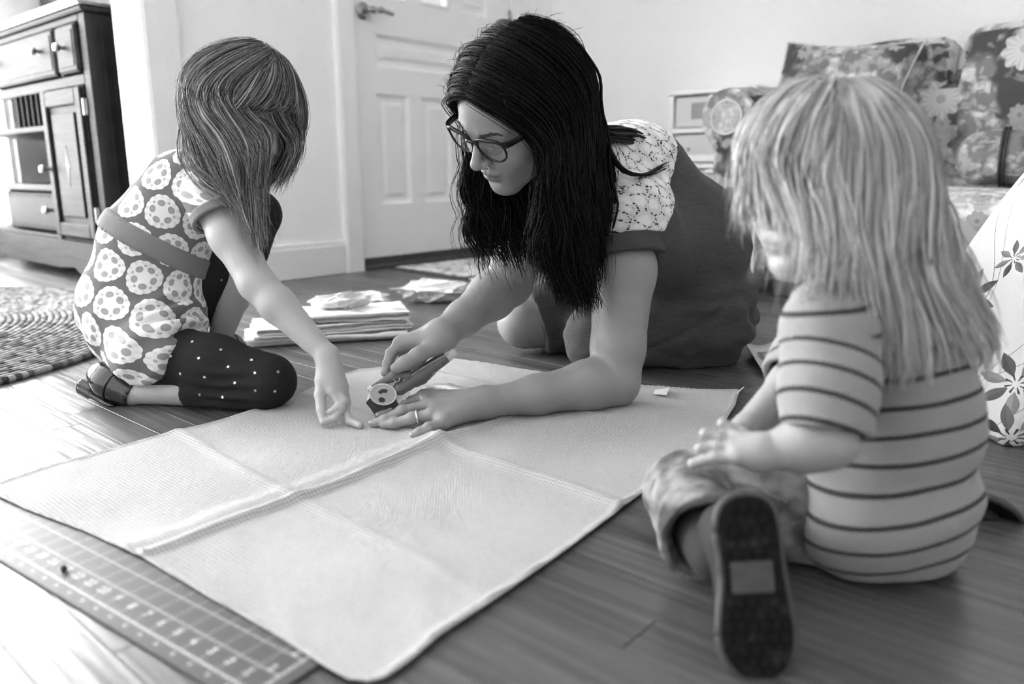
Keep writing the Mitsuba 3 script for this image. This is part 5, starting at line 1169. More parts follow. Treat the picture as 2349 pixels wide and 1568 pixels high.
# tunic: medallion print, plain band, short sleeve with a turned band
def medallions(p, n, uv):
    s = 0.060; t = mi.Float(0.15)
    y = uv.y / s; row0 = dr.floor(y)
    for j in (-1, 0, 1):
        row = row0 + j; sh = 0.5 * (row - 2 * dr.floor(row / 2)); x = uv.x / s - sh; c0 = dr.floor(x)
        for i in (-1, 0, 1):
            cx, cy = c0 + i + 0.5, row + 0.5
            dx, dy = x - cx, (y - cy) * 0.95
            r = dr.sqrt(dx * dx + dy * dy); th = dr.atan2(dy, dx) + 1.3 * cell_rand(cx, row, 4)
            R = 0.475 * (0.95 + 0.05 * dr.abs(dr.cos(th * 7)) + 0.05 * dr.cos(th * 3 + 2))
            body = r < R
            k5 = th * 5 / 6.2832; f5 = (k5 - dr.floor(k5) - 0.5) * 6.2832 / 5
            px_, py_ = r * dr.cos(f5) - 0.255, r * dr.sin(f5)
            dot = dr.square(px_ / 0.085) + dr.square(py_ / 0.105) < 1
            k6 = th * 5 / 6.2832 + 0.5; f6 = (k6 - dr.floor(k6) - 0.5) * 6.2832 / 5
            dot2 = dr.square((r * dr.cos(f6) - 0.325) / 0.035) + dr.square(r * dr.sin(f6) / 0.045) < 1
            v = dr.select(dot, 0.34, dr.select(dot2, 0.45, dr.select((r > R * 0.80) & (dr.abs(dr.sin(th * 7)) > 0.8), 0.70, 0.80)))
            t = dr.select(body, v, t)
    return mi.Color3f(t)
mat('medallion_cotton', medallions, 0.9, 0.15)
mat('grey_band', lambda p, n, uv: mi.Color3f(0.19 + 0.02 * noise(p.x * 500, p.y * 500, p.z * 500)), 0.9, 0.2)
gtor = [cone(g_nk + 0.45 * (U1 - g_nk), U1, 0.060, 0.080, 0.03), cone(U1, U2, 0.080, 0.094, 0.04), cone(U2, U3, 0.094, 0.099, 0.04), cone(U3, U4, 0.099, 0.066, 0.04), cone(U1 + latg * 0.03, U3 + latg * 0.03, 0.074, 0.095, 0.03),
        cone(U3, np.array([0.6615, 1.4183, 0.1269]), 0.085, 0.062, 0.04), cone(U3, np.array([0.6040, 1.3880, 0.0955]), 0.085, 0.070, 0.04), cone(U3 + latg * 0.05, U4 + latg * 0.04, 0.085, 0.062, 0.03)]
adg = unit(g_el - g_sh)
cufg = m_(g_sh, g_el, 0.22); cng = unit(adg + 0.25 * unit(np.array([0.6927, 1.3021, 0.3275]) - np.array([0.7049, 1.3131, 0.4017])))
def gsl(p): return np.maximum(field([cone(g_sh - adg * 0.012, m_(g_sh, g_el, 0.26), 0.047, 0.049, 0.02)], p), (p - cufg.astype(np.float32)) @ cng.astype(np.float32))
def gsf(p): return np.maximum(field([cone(g_sf, m_(g_sf, g_ef, 0.3), 0.044, 0.045, 0.02)], p), (p - m_(g_sf, g_ef, 0.26).astype(np.float32)) @ unit(g_ef - g_sf).astype(np.float32))
hemg = np.array([0.6042, 1.4347, 0.0269]); hn_ = unit(np.array([0.6050, 1.4354, 0.0317]) - np.array([0.6095, 1.4482, 0.0852]))
gd_ = gtor + [('u', gsl, 0.02), ('u', gsf, 0.02)]
gdops = gd_ + [cut(cone(GH(-0.03, 0, -0.04), g_nk, 0.045, 0.043), 0.006), cut(cone(m_(g_sh, g_el, 0.08), g_el, 0.0405, 0.038), 0.003), half(hemg, hn_), ('i', lambda p: 0.012 - p[..., 2], 0)]
lo, hi = bounds([g_sh, g_sf, U1, U2, U3, U4, np.array([0.6653, 1.4140, 0.1269])], 0.125); lo[2] = 0.0
gm = mesh_field(gdops, lo, hi, 0.0042, reach=0.05)
camd = unit(np.array([0.5600, 1.3078, 0.1933]) - np.array([0.6461, 1.5090, 0.1596]))
axg = unit(U4 - U1)
def gfolds(v):
    s = (v - U1) @ axg
    q = np.stack([v @ latg, s, v @ np.cross(latg, axg)], 1)
    kn = np.exp(-(np.linalg.norm(v - np.array([0.6463, 1.3637, 0.1444]), axis=1) / 0.055) ** 2)
    return 0.007 * wob(v, 12, 2) + kn * 0.012 * np.sin((v @ unit(np.array([0.6576, 1.3474, 0.1806]) - np.array([0.6206, 1.3769, 0.1423]))) * 0 + (v @ unit(np.array([0.6335, 1.3571, 0.1272]) - np.array([0.6282, 1.3733, 0.1576]))) * 190 + 5 * wob(v, 20, 3)) + 0.003 * np.sin((v @ np.cross(latg, axg)) * 120 + 8 * wob(v, 9, 5)) * np.clip((s - 0.18) / 0.08, 0, 1)
puff(gm, gfolds)
def tor_uv(v, c0, ax, front, Rr):
    d = v - c0; s = d @ ax; d = d - s[:, None] * ax; a = np.arctan2(d @ np.cross(ax, front), d @ front)
    return np.stack([a * Rr, s], 1)
frg = unit(camd - axg * (camd @ axg))
cen = U1 + latg * 0.02
uvg = tor_uv(gm.vertices, cen, axg, frg, 0.095)
tunic = put('tunic', gm, 'medallion_cotton', girl, smooth=True, uv=uvg)
bn = unit(np.array([0.6264, 1.4118, 0.2663]) - np.array([0.6470, 1.4010, 0.3044]))
b0, b1 = np.array([0.6434, 1.4019, 0.2945]), np.array([0.6264, 1.4118, 0.2663])
def band_f(p): return np.maximum(np.maximum(field(gtor, p) - 0.0030, (p - b1.astype(np.float32)) @ bn.astype(np.float32)), -(p - b0.astype(np.float32)) @ bn.astype(np.float32))
bm = mesh_field([('u', band_f, 0), cut(('u', lambda p: field(gtor, p) + 0.010, 0), 0)], *bounds([U1, U2, U3], 0.14), 0.0036, reach=0.05); puff(bm, lambda v: gfolds(v) + 0.0015)
put('waist_band', bm, 'grey_band', tunic, smooth=True, label='plain grey waist band')
def cuffg_f(p):
    a = (p - cufg.astype(np.float32)) @ cng.astype(np.float32)
    return np.maximum(np.maximum(d_cone(p, g_sh - adg * 0.01, m_(g_sh, g_el, 0.5), 0.0500, 0.0505), np.abs(a + 0.004) - 0.0085), -d_cone(p, g_sh, m_(g_sh, g_el, 0.5), 0.0435, 0.044))
put('sleeve_band', mesh_field([('u', cuffg_f, 0)], *bounds([cufg], 0.08), 0.0026, reach=0.05), 'grey_band', tunic, smooth=True, label='plain grey sleeve band')
# leggings with small foil stars, cropped at the calf
mat('legging_black', lambda p, n, uv: mi.Color3f(0.012 + 0.006 * noise(p.x * 700, p.y * 700, p.z * 700)), 0.85, 0.2)
mat('foil', 0.75, 0.3, metallic=0.8)
cutN, cutF = m_(kcN, anN, 0.56), m_(knF, anF, 0.36)
hpN = np.array([0.6243, 1.3927, 0.0864])
lgN = [cone(hpN, m_(hpN, knN, 0.5), 0.058, 0.056, 0.02), cone(m_(hpN, knN, 0.5), knN, 0.056, 0.0455, 0.02), cone(knN, kcN, 0.0455, 0.040, 0.01), cone(kcN, m_(kcN, anN, 0.35), 0.040, 0.0405, 0.006), cone(m_(kcN, anN, 0.35), anN, 0.0405, 0.030, 0.006)]
def lgN_cut(p): return np.maximum(d_cone(p, kcN, m_(kcN, anN, 0.8), 0.0415, 0.036), (p - cutN.astype(np.float32)) @ unit(anN - kcN).astype(np.float32))
lgNo = [cone(hpN, m_(hpN, knN, 0.5), 0.056, 0.056, 0.02), cone(m_(hpN, knN, 0.5), knN, 0.056, 0.0455, 0.02), cone(knN, kcN, 0.0455, 0.040, 0.01), ('u', lgN_cut, 0.004)]
def lgF_cut(p): return np.maximum(d_cone(p, knF, m_(knF, anF, 0.8), 0.0425, 0.040), (p - cutF.astype(np.float32)) @ unit(anF - knF).astype(np.float32))
lgFo = [cone(hpF, knF, 0.066, 0.046, 0.02), ('u', lgF_cut, 0.005), cone(hpN, hpF, 0.056, 0.056, 0.03)]
lops_ = lgNo + lgFo + [('i', lambda p: 0.0045 - p[..., 2], 0)]
lo, hi = bounds([hpN, hpF, knN, knF, cutN, cutF], 0.09); lo[2] = 0.0
gl_ = mesh_field(lops_, lo, hi, 0.0042, reach=0.04)
crease = np.array([0.6505, 1.2205, 0.0328])
puff(gl_, lambda v: 0.004 * wob(v, 16, 8) + 0.004 * np.exp(-(np.linalg.norm(v - crease, axis=1) / 0.05) ** 2) * np.sin(v[:, 2] * 260 + 6 * wob(v, 14, 3)))
leg_ = put('leggings', gl_, 'legging_black', girl, smooth=True)
sr_ = np.random.default_rng(5)
star = []
for k in range(10):
    a = k * math.pi / 5; r_ = 1.0 if k % 2 == 0 else 0.45; star.append((r_ * math.cos(a), r_ * math.sin(a)))
starm = extrude(Polygon(star), 0.25)
spots = np.array([[0.6394, 1.3004, 0.1171], [0.6651, 1.2530, 0.1098], [0.6322, 1.2701, 0.0950], [0.6570, 1.2241, 0.0888], [0.6860, 1.1859, 0.0737], [0.6555, 1.2093, 0.0625], [0.6346, 1.2581, 0.0672], [0.6386, 1.2275, 0.0363], [0.6801, 1.1825, 0.0431], [0.7043, 1.1542, 0.0411], [0.7170, 1.1526, 0.0797], [0.6139, 1.2985, 0.0711], [0.6179, 1.2653, 0.0319], [0.6914, 1.2041, 0.0998], [0.6128, 1.3236, 0.0961], [0.8063, 1.3109, 0.3462], [0.7909, 1.3305, 0.3060], [0.7379, 1.3537, 0.1947]])
gn = normals(gl_)
from scipy.spatial import cKDTree
vis = (gn @ camd) > 0.15
kd = cKDTree(gl_.vertices[vis]); vi = np.nonzero(vis)[0]
stars = []
for c in spots:
    _, j = kd.query(c); j = vi[j]; n_ = gn[j]; a_ = unit(np.cross(n_, sr_.normal(size=3))); b_ = np.cross(n_, a_); m = starm.copy(); v = m.vertices * 0.0034
    m.vertices = gl_.vertices[j] + v[:, :1] * a_ + v[:, 1:2] * b_ + (v[:, 2:] - 0.0003) * n_; stars.append(m)
for m in stars: put('star', m, 'foil', leg_)
# black patent shoe of the near foot, and the far one
mat('patent', 0.006, 0.10, 0.7, clearcoat=1.0, clearcoat_gloss=0.95)
def shoe(ank, toe, up, par, k=1.0):
    """a round-toed strap shoe: upper from the ankle to the toe, a stacked sole along its underside"""
    d = unit(toe - ank); sd = unit(np.cross(up, d)); u = np.cross(d, sd); M = np.array([d, sd, u]); c = ank * 0.42 + toe * 0.58; hl = np.linalg.norm(toe - ank) * 0.62
    s = put('shoe', mesh_field([ell(c, np.array([hl, 0.031 * k, 0.033 * k]), M), cone(ank, c, 0.027 * k, 0.031 * k, 0.015), cut(cone(ank - d * 0.05, ank + d * 0.006, 0.0225 * k, 0.0215 * k), 0.004), ('i', lambda p: 0.002 - p[..., 2], 0)],
                                      *bounds([ank, toe], 0.06 * k), 0.0028, reach=0.04), 'patent', par, smooth=True)
    so = mesh_field([rbx(c - d * 0.004 - u * 0.030 * k, np.array([hl * 0.96, 0.029 * k, 0.0055 * k]), 0.005 * k, M), rbx(c + d * hl * 0.62 - u * 0.026 * k, np.array([hl * 0.36, 0.028 * k, 0.014 * k]), 0.006 * k, M, 0.002), ('i', lambda p: 0.002 - p[..., 2], 0)], *bounds([c - d * hl, c + d * hl], 0.05 * k), 0.0028)
    put('sole', so, 'patent', s, smooth=True)
    t = np.linspace(0, 2 * np.pi, 40); q = ank * 0.62 + toe * 0.38
    put('strap', tubes((q + 0.0325 * k * (np.cos(t)[:, None] * sd + np.sin(t)[:, None] * u))[None], np.full((1, 40), 0.0045 * k), 6, ref=d, flat=0.5), 'patent', s, smooth=True)
    return s
shoe(anN + np.array([0.0, 0.0, 0.0]), np.array([0.5422, 1.4823, 0.0506]), unit(np.array([0.5854, 1.4313, 0.0919]) - np.array([0.5596, 1.4693, 0.0247])), girl)
shoe(anF, np.array([0.8135, 1.4668, 0.0476]), np.array([0, 0, 1.0]), girl, 0.9)
# hair
mat('brown_hair', lambda p, n, uv: mi.Color3f(dr.clip((0.035 + 0.40 * dr.power(uv.x, 2.4) * (0.55 + 0.45 * noise(p.x * 60, p.y * 60, p.z * 18))) * (0.75 + 0.5 * uv.y), 0.01, 0.6)), 0.36, 0.5)
cap = [GH.ell((-0.012, 0, 0.050), (0.107, 0.091, 0.091), 0), ('i', lambda p: ((GH.inv(p) - np.array([0.094, 0, 0.070], np.float32)) @ np.array([0.94, 0, -0.34], np.float32)), 0), ('i', lambda p: -0.06 - GH.inv(p)[..., 2], 0)]
capm = mesh_field(cap, *bounds([GH(0.11, 0.1, 0.15), GH(-0.13, -0.1, -0.06), GH(0.1, -0.1, 0.15), GH(-0.13, 0.1, 0.15), GH(-0.1, 0.1, -0.08)], 0.02), 0.0042)
gg = [[GH(0.00, 0.004, 0.141), GH(0.055, -0.045, 0.110), GH(0.078, -0.075, 0.055), [0.7327, 1.1697, 0.4723], [0.7266, 1.1736, 0.4307], [0.7209, 1.1792, 0.3815], [0.7118, 1.1808, 0.3319], [0.7102, 1.1736, 0.2819]],
      [GH(0.00, 0.002, 0.142), GH(0.035, -0.060, 0.112), GH(0.045, -0.088, 0.055), [0.7123, 1.1673, 0.4510], [0.7112, 1.1740, 0.4027], [0.7057, 1.1770, 0.3465], [0.7068, 1.1723, 0.2895], [0.7096, 1.1701, 0.2692]],
      [GH(-0.01, 0.002, 0.142), GH(0.010, -0.065, 0.112), GH(0.005, -0.098, 0.030), [0.6904, 1.1837, 0.4439], [0.6952, 1.1823, 0.3957], [0.6999, 1.1814, 0.3395], [0.7058, 1.1734, 0.2895]],
      [GH(-0.02, 0.002, 0.142), GH(-0.030, -0.065, 0.110), GH(-0.048, -0.098, 0.015), [0.6726, 1.2332, 0.4477], [0.6823, 1.2136, 0.3990], [0.6974, 1.1889, 0.3535], [0.7064, 1.1798, 0.3107]],
      [GH(-0.04, 0.0, 0.138), GH(-0.080, -0.050, 0.095), GH(-0.105, -0.070, 0.020), [0.6699, 1.2933, 0.4556], [0.6710, 1.2533, 0.4093], [0.6931, 1.2085, 0.3743], [0.7041, 1.1895, 0.3318]],
      [GH(-0.05, 0.01, 0.135), GH(-0.110, -0.010, 0.075), GH(-0.125, -0.020, 0.00), [0.6909, 1.3555, 0.4574], [0.6814, 1.3240, 0.4237], [0.6889, 1.2586, 0.3935], [0.7004, 1.2008, 0.3530]]]
gf_ = [[GH(0.00, 0.004, 0.141), GH(0.070, -0.010, 0.112), GH(0.098, -0.030, 0.070), [0.7918, 1.1839, 0.4748], [0.7920, 1.1818, 0.4461], [0.7847, 1.1870, 0.4134], [0.7742, 1.1875, 0.3791]],
       [GH(0.00, 0.006, 0.141), GH(0.070, 0.030, 0.112), GH(0.095, 0.050, 0.050), [0.8288, 1.2440, 0.4553], [0.8201, 1.2709, 0.4133], [0.8009, 1.2980, 0.3821]],
       [GH(-0.02, 0.01, 0.141), GH(0.02, 0.07, 0.105), GH(0.03, 0.092, 0.040), [0.8353, 1.3067, 0.4330], [0.8185, 1.3282, 0.3934], [0.8026, 1.3357, 0.3616]],
       [GH(-0.05, 0.02, 0.135), GH(-0.07, 0.07, 0.090), GH(-0.085, 0.080, 0.010), [0.7768, 1.3891, 0.4328], [0.7637, 1.3725, 0.3854], [0.7639, 1.3464, 0.3543]]]
gc = [[GH(0.00, 0.004, 0.142), GH(0.060, 0.020, 0.122), GH(0.094, 0.015, 0.088), GH(0.102, -0.005, 0.070)],
      [GH(0.00, 0.004, 0.142), GH(0.060, -0.015, 0.122), GH(0.092, -0.040, 0.085), GH(0.094, -0.062, 0.060)],
      [GH(0.00, 0.002, 0.142), GH(0.048, -0.045, 0.117), GH(0.072, -0.078, 0.072), GH(0.074, -0.090, 0.045)]]
P5 = sheet(gc, 330, 24, 27, (0.002, 0.003), 0.0008, 8.0); P6 = sheet(gc, 500, 24, 28, (0.003, 0.005), 0.001, 8.0)
P1 = sheet(gg, 900, 26, 21, (0.0022, 0.0045), 0.0022, 9.0); P2 = sheet(gf_, 240, 24, 22, (0.0022, 0.007), 0.0025, 8.0); P3 = sheet(gg, 1500, 26, 23, (0.0035, 0.0075), 0.0024, 9.0); P4 = sheet(gf_, 500, 24, 24, (0.0035, 0.010), 0.003, 8.0)
hair_put(capm, [(P1, 0.0018, 4), (P5, 0.0017, 4), (P6, 0.0006, 3), (P2, 0.0017, 4), (P3, 0.00042, 3), (P4, 0.00042, 3)], 'brown_hair', girl, label='shoulder length brown hair with light streaks')

# ---------------------------------------------------------------- the toddler
TH = Head([0.8610, 0.3053, 0.3850], [[-0.8826, 0.4269, -0.1969], [-0.422, -0.904, -0.0685], [-0.2072, 0.0226, 0.978]], 0.80)
tod = thing('person', 'blond toddler in a striped shirt and jeans sitting with one shoe sole towards the camera', 'person')
t_nk = np.array([0.8423, 0.2563, 0.2909]); V1, V2, V3 = np.array([0.8671, 0.2493, 0.2386]), np.array([0.8737, 0.2298, 0.1562]), np.array([0.8529, 0.2142, 0.0618])
t_sh, t_el, t_wr = np.array([0.7470, 0.2542, 0.2612]), np.array([0.7102, 0.2333, 0.1660]), np.array([0.6735, 0.2818, 0.1534])
t_sf, t_ef, t_wf = np.array([0.9328, 0.3212, 0.2362]), np.array([0.8490, 0.3257, 0.1725]), np.array([0.7633, 0.3358, 0.1427])
th_, tk, ta = np.array([0.8375, 0.2319, 0.0389]), np.array([0.7637, 0.4058, 0.0515]), np.array([0.6438, 0.3005, 0.0474])
uh, uk, ua_ = np.array([0.9422, 0.2212, 0.0159]), np.array([0.9603, 0.3451, -0.0167]), np.array([1.0594, 0.2048, -0.0048])
tops = [cone(t_nk, V1, 0.032, 0.055, 0.02), cone(V1, V2, 0.058, 0.066, 0.03), cone(V2, V3, 0.066, 0.062, 0.03), cone(th_, uh, 0.055, 0.055, 0.03), cone(t_sh, t_sf, 0.030, 0.030, 0.02)]
tops += [cone(th_, tk, 0.046, 0.034, 0.02), cone(tk, ta, 0.033, 0.021, 0.01), cone(uh, uk, 0.046, 0.034, 0.02), cone(uk, ua_, 0.033, 0.02, 0.01), TH.cone((-0.02, 0, -0.03), (-0.05, 0, -0.09), 0.036, 0.036, 0.02), cone(TH(-0.04, 0, -0.08), t_nk, 0.032, 0.034, 0.02)] + head_ops(TH, True)
tops += [cone(t_sh, t_el, 0.028, 0.025, 0.02), cone(t_el, m_(t_el, t_wr, 0.35), 0.0235, 0.0235, 0.012), cone(m_(t_el, t_wr, 0.35), t_wr, 0.0235, 0.0155, 0.012), cone(t_sf, t_ef, 0.028, 0.024, 0.02), cone(t_ef, t_wf, 0.0235, 0.0155, 0.012)]
TF = dict(index=[[0.6723, 0.3019, 0.1627], [0.6736, 0.3119, 0.1692], [0.6712, 0.3196, 0.1746]], middle=[[0.6652, 0.3026, 0.1592], [0.6599, 0.3163, 0.1634], [0.6549, 0.3293, 0.1665]], ring=[[0.6592, 0.3004, 0.1554], [0.6526, 0.3156, 0.1551], [0.6458, 0.3292, 0.1541]],
          pinky=[[0.6558, 0.2950, 0.1508], [0.6481, 0.3138, 0.1482], [0.6392, 0.3321, 0.1399]], thumb=[[0.6813, 0.2943, 0.1569], [0.6915, 0.3067, 0.1591], [0.6955, 0.3156, 0.1623]])
for k in ('index', 'middle', 'ring', 'pinky'): tops += [cone(t_wr, np.array(TF[k][0]), 0.0145, 0.0078, 0.008)] + finger(TF[k], 0.0066, 0.0054, 0.003)
tops += [cone(t_wr, np.array(TF['thumb'][0]), 0.013, 0.009, 0.008)] + finger(TF['thumb'], 0.0082, 0.0062, 0.003)
TG = [np.array(q) for q in ([0.7266, 0.3376, 0.1389], [0.7135, 0.3369, 0.1387], [0.7194, 0.3290, 0.1353], [0.7250, 0.3476, 0.1402])]
for q in TG: tops += [cone(t_wf, q, 0.013, 0.007, 0.006)]
lo, hi = bounds([t_sh, t_sf, th_, tk, ta, uh, uk, ua_, TH(0.12, 0, -0.1), TH(-0.12, 0, 0.15), TF['pinky'][2], t_el], 0.09); lo[2] = -0.005
tb_ = mesh_field(tops, lo, hi, 0.0042)
hct = np.mean([TF[k][i] for k in TF for i in range(3)], 0); fct = TH(0.085, 0, -0.01)
tb_ = refine(tb_, lambda v: (np.linalg.norm(v - hct, axis=1) < 0.05) | (np.linalg.norm(v - fct, axis=1) < 0.066), tops)
tb_ = refine(tb_, lambda v: (np.linalg.norm(v - hct, axis=1) < 0.045), tops)
put('body', tb_, 'skin', tod, smooth=True, color=face_color(TH, tb_.vertices, 0.34, 0.6))
mat('fair_brow', 0.25, 0.7)
for s in (1, -1): put('eyebrow', brow_strokes(TH, s, 50, 23 + s), 'fair_brow', tod)
# striped shirt
def stripes(p, n, uv):
    s = uv.y / 0.0300; f = dr.abs(s - dr.floor(s) - 0.5)
    on = smoothstep(0.105, 0.080, f) * (0.85 + 0.15 * noise(p.x * 800, p.y * 800, p.z * 800))
    base = 0.25 + 0.02 * noise(p.x * 400, p.y * 400, p.z * 400)
    return mi.Color3f(base * (1 - on) + 0.022 * on)
mat('striped_jersey', stripes, 0.92, 0.15, sheen=0.3)
latt = unit(np.array([1.0340, 0.2719, 0.1091]) - np.array([0.8272, 0.2176, 0.1698]))
axt = unit(V3 - V1); adt = unit(t_el - t_sh)
stor = [cone(t_nk + 0.35 * (V1 - t_nk), V1, 0.050, 0.072, 0.03), cone(V1, V2, 0.072, 0.085, 0.04), cone(V2, V3, 0.085, 0.080, 0.04), cone(V1 + latt * 0.04, V3 + latt * 0.04, 0.066, 0.076, 0.03), cone(t_sh, t_sf, 0.043, 0.043, 0.03), cone(V3, np.array([0.8119, 0.2212, 0.0589]), 0.080, 0.068, 0.03)]
cuft = m_(t_sh, t_el, 0.93)
cnt = unit(adt * 1.0 + 0.12 * unit(np.array([0.6805, 0.2622, 0.1742]) - np.array([0.7201, 0.2170, 0.1744])))
tsl_o = [cone(t_sh, m_(t_sh, t_el, 0.5), 0.045, 0.0415, 0.02), cone(m_(t_sh, t_el, 0.5), t_el + adt * 0.01, 0.0415, 0.0385, 0.02)]
def tsl(p): return np.maximum(field(tsl_o, p), (p - cuft.astype(np.float32)) @ cnt.astype(np.float32))
adf = unit(t_ef - t_sf); cuff_ = m_(t_sf, t_ef, 0.92)
def tsf(p): return np.maximum(d_cone(p, t_sf, t_ef, 0.042, 0.037), (p - cuff_.astype(np.float32)) @ adf.astype(np.float32))
hemt = np.array([0.8260, 0.1939, 0.0024]); hnt = unit(hemt - np.array([0.8312, 0.2047, 0.0523]))
tro = stor + [('u', tsl, 0.012), ('u', tsf, 0.012), cut(cone(TH(-0.03, 0, -0.05), t_nk + 0.1 * (V1 - t_nk), 0.042, 0.042), 0.006), cut(cone(m_(t_sh, t_el, 0.3), t_el + adt * 0.04, 0.0325, 0.0335), 0.003), cut(cone(m_(t_sf, t_ef, 0.4), t_ef + adf * 0.05, 0.031, 0.032), 0.003), ('i', lambda p: 0.006 - p[..., 2], 0)]
lo, hi = bounds([t_sh, t_sf, V1, V2, V3, t_el, t_ef], 0.115); lo[2] = 0.0
tm_ = mesh_field(tro, lo, hi, 0.0042, reach=0.05)
def tfold(v):
    s = (v - V1) @ axt
    return 0.008 * wob(v, 12, 2) + 0.006 * np.sin(s * 75 + 9 * wob(v, 7, 4)) * np.clip((s - 0.06) / 0.08, 0, 1) * (wob(v, 8, 9) + 0.5)
puff(tm_, tfold)
v = tm_.vertices
vf = v.astype(np.float32)
armd_ = field(tsl_o, vf) - field(stor, vf); sA = (v - t_sh) @ adt
onarm = (armd_ < -0.002) & (sA > 0.012)
onf = (d_cone(vf, t_sf, t_ef, 0.042, 0.037) < 0.006) & ((v - t_sf) @ adf > 0.02)
sA = sA + 0.006 * np.sin(v[:, 2] * 30)
sT = (v - V1) @ axt + 0.010 * wob(v, 9, 5) + 0.010 * np.cos(((v - V2) @ latt) * 16)
sF = (v - t_sf) @ adf
cls = np.where(onarm, 1, np.where(onf, 2, 0)); fc_ = np.sort(cls[tm_.faces], axis=1)[:, 1]
nrm_ = normals(tm_); vv, ff, uu, o_ = [], [], [], 0
for c_i, q_ in ((0, sT * 1.10), (1, (sA + 0.004 - 0.22 * ((v - t_sh) @ np.array([0.659, -0.752, 0.0]))) * 1.38), (2, sF * 1.3)):                # body, near sleeve, far sleeve meet at the armhole seams
    f_ = tm_.faces[fc_ == c_i]; us, inv = np.unique(f_, return_inverse=True)
    vv.append(v[us]); uu.append(np.stack([v[us, 0], q_[us]], 1)); ff.append(inv.reshape(-1, 3) + o_); o_ += len(us)
put('shirt', tm(np.vstack(vv), np.vstack(ff)), 'striped_jersey', tod, smooth=True, uv=np.vstack(uu))
# jeans
def denim(p, n, uv):
    f = fbm(p.x * 28, p.y * 28, p.z * 28, 3); w = noise(p.x * 900, p.y * 900, p.z * 300)
    return mi.Color3f(dr.clip(0.06 + 0.20 * smoothstep(0.35, 0.7, f) + 0.05 * (w - 0.5), 0.02, 0.5))
mat('denim', denim, 0.92, 0.15, bump=lambda p, n, uv: noise(p.x * 700, p.y * 700, p.z * 700), bscale=0.0006)
cutt_ = m_(tk, ta, 0.72); ct = unit(ta - tk)
def shinc(p): return np.maximum(field([cone(tk, ta, 0.047, 0.047)], p), (p - cutt_.astype(np.float32)) @ ct.astype(np.float32))
jo = [cone(th_, uh, 0.058, 0.058, 0.03), cone(th_, m_(th_, tk, 0.5), 0.058, 0.059, 0.02), cone(m_(th_, tk, 0.5), tk, 0.059, 0.047, 0.02), ('u', shinc, 0.006), cone(uh, uk, 0.062, 0.046, 0.02), cone(uk, m_(uk, ua_, 0.75), 0.046, 0.042, 0.01),
      cut(cone(m_(tk, ta, 0.45), ta + ct * 0.05, 0.036, 0.041), 0.003), ('i', lambda p: 0.003 - p[..., 2], 0)]
lo, hi = bounds([th_, uh, tk, uk, ua_, ta], 0.09); lo[2] = 0.0
jm = mesh_field(jo, lo, hi, 0.0042, reach=0.05)
puff(jm, lambda v: 0.012 * wob(v, 14, 3) + 0.006 * wob(v, 36, 5) + 0.004 * np.sin(((v - tk) @ ct) * 150 + 7 * wob(v, 12, 8)) * np.exp(-(np.linalg.norm(v - cutt_, axis=1) / 0.06) ** 2))
jeans = put('jeans', jm, 'denim', tod, smooth=True)
mat('seam_thread', lambda p, n, uv: mi.Color3f(0.06 + 0.28 * noise(p.x * 190, p.y * 190, p.z * 190)), 0.9)
jk = cKDTree(jm.vertices); jn = normals(jm)
def on_jeans(px):
    out = []
    for q in spline(px, 40):
        _, j = jk.query(q); out.append(jm.vertices[j] + jn[j] * 0.0006)
    out = np.array(out); k = np.array([1, 2, 3, 2, 1]) / 9
    return np.stack([np.convolve(np.pad(out[:, i], 2, 'edge'), k, 'valid') for i in range(3)], 1)
for pl_ in ([[0.7278, 0.4090, 0.0776], [0.7350, 0.3753, 0.0947], [0.7405, 0.3372, 0.0924], [0.7351, 0.2963, 0.0911], [0.7260, 0.2614, 0.0949]], [[0.7250, 0.4103, 0.0719], [0.7081, 0.4043, 0.0431], [0.6770, 0.3730, 0.0292], [0.6486, 0.3301, 0.0359]], [[0.6929, 0.2586, 0.0664], [0.7092, 0.2396, 0.0653], [0.7310, 0.2171, 0.0728]]):
    q = on_jeans(np.array(pl_)); put('seam', tubes(q[None], np.full((1, 40), 0.0009), 6), 'seam_thread', jeans, smooth=True)
def hem_f(p):
    a = (p - cutt_.astype(np.float32)) @ ct.astype(np.float32)
    return np.maximum(np.maximum(d_cone(p, tk, ta, 0.0505, 0.0505), np.abs(a + 0.004) - 0.009), -d_cone(p, tk, ta, 0.042, 0.042))
hmm = mesh_field([('u', hem_f, 0), ('i', lambda p: 0.003 - p[..., 2], 0)], *bounds([cutt_], 0.08), 0.003, reach=0.05); puff(hmm, lambda v: 0.009 * wob(v, 30, 5) + 0.008 * wob(v, 14, 3))
put('turned_hem', hmm, 'denim', jeans, smooth=True)
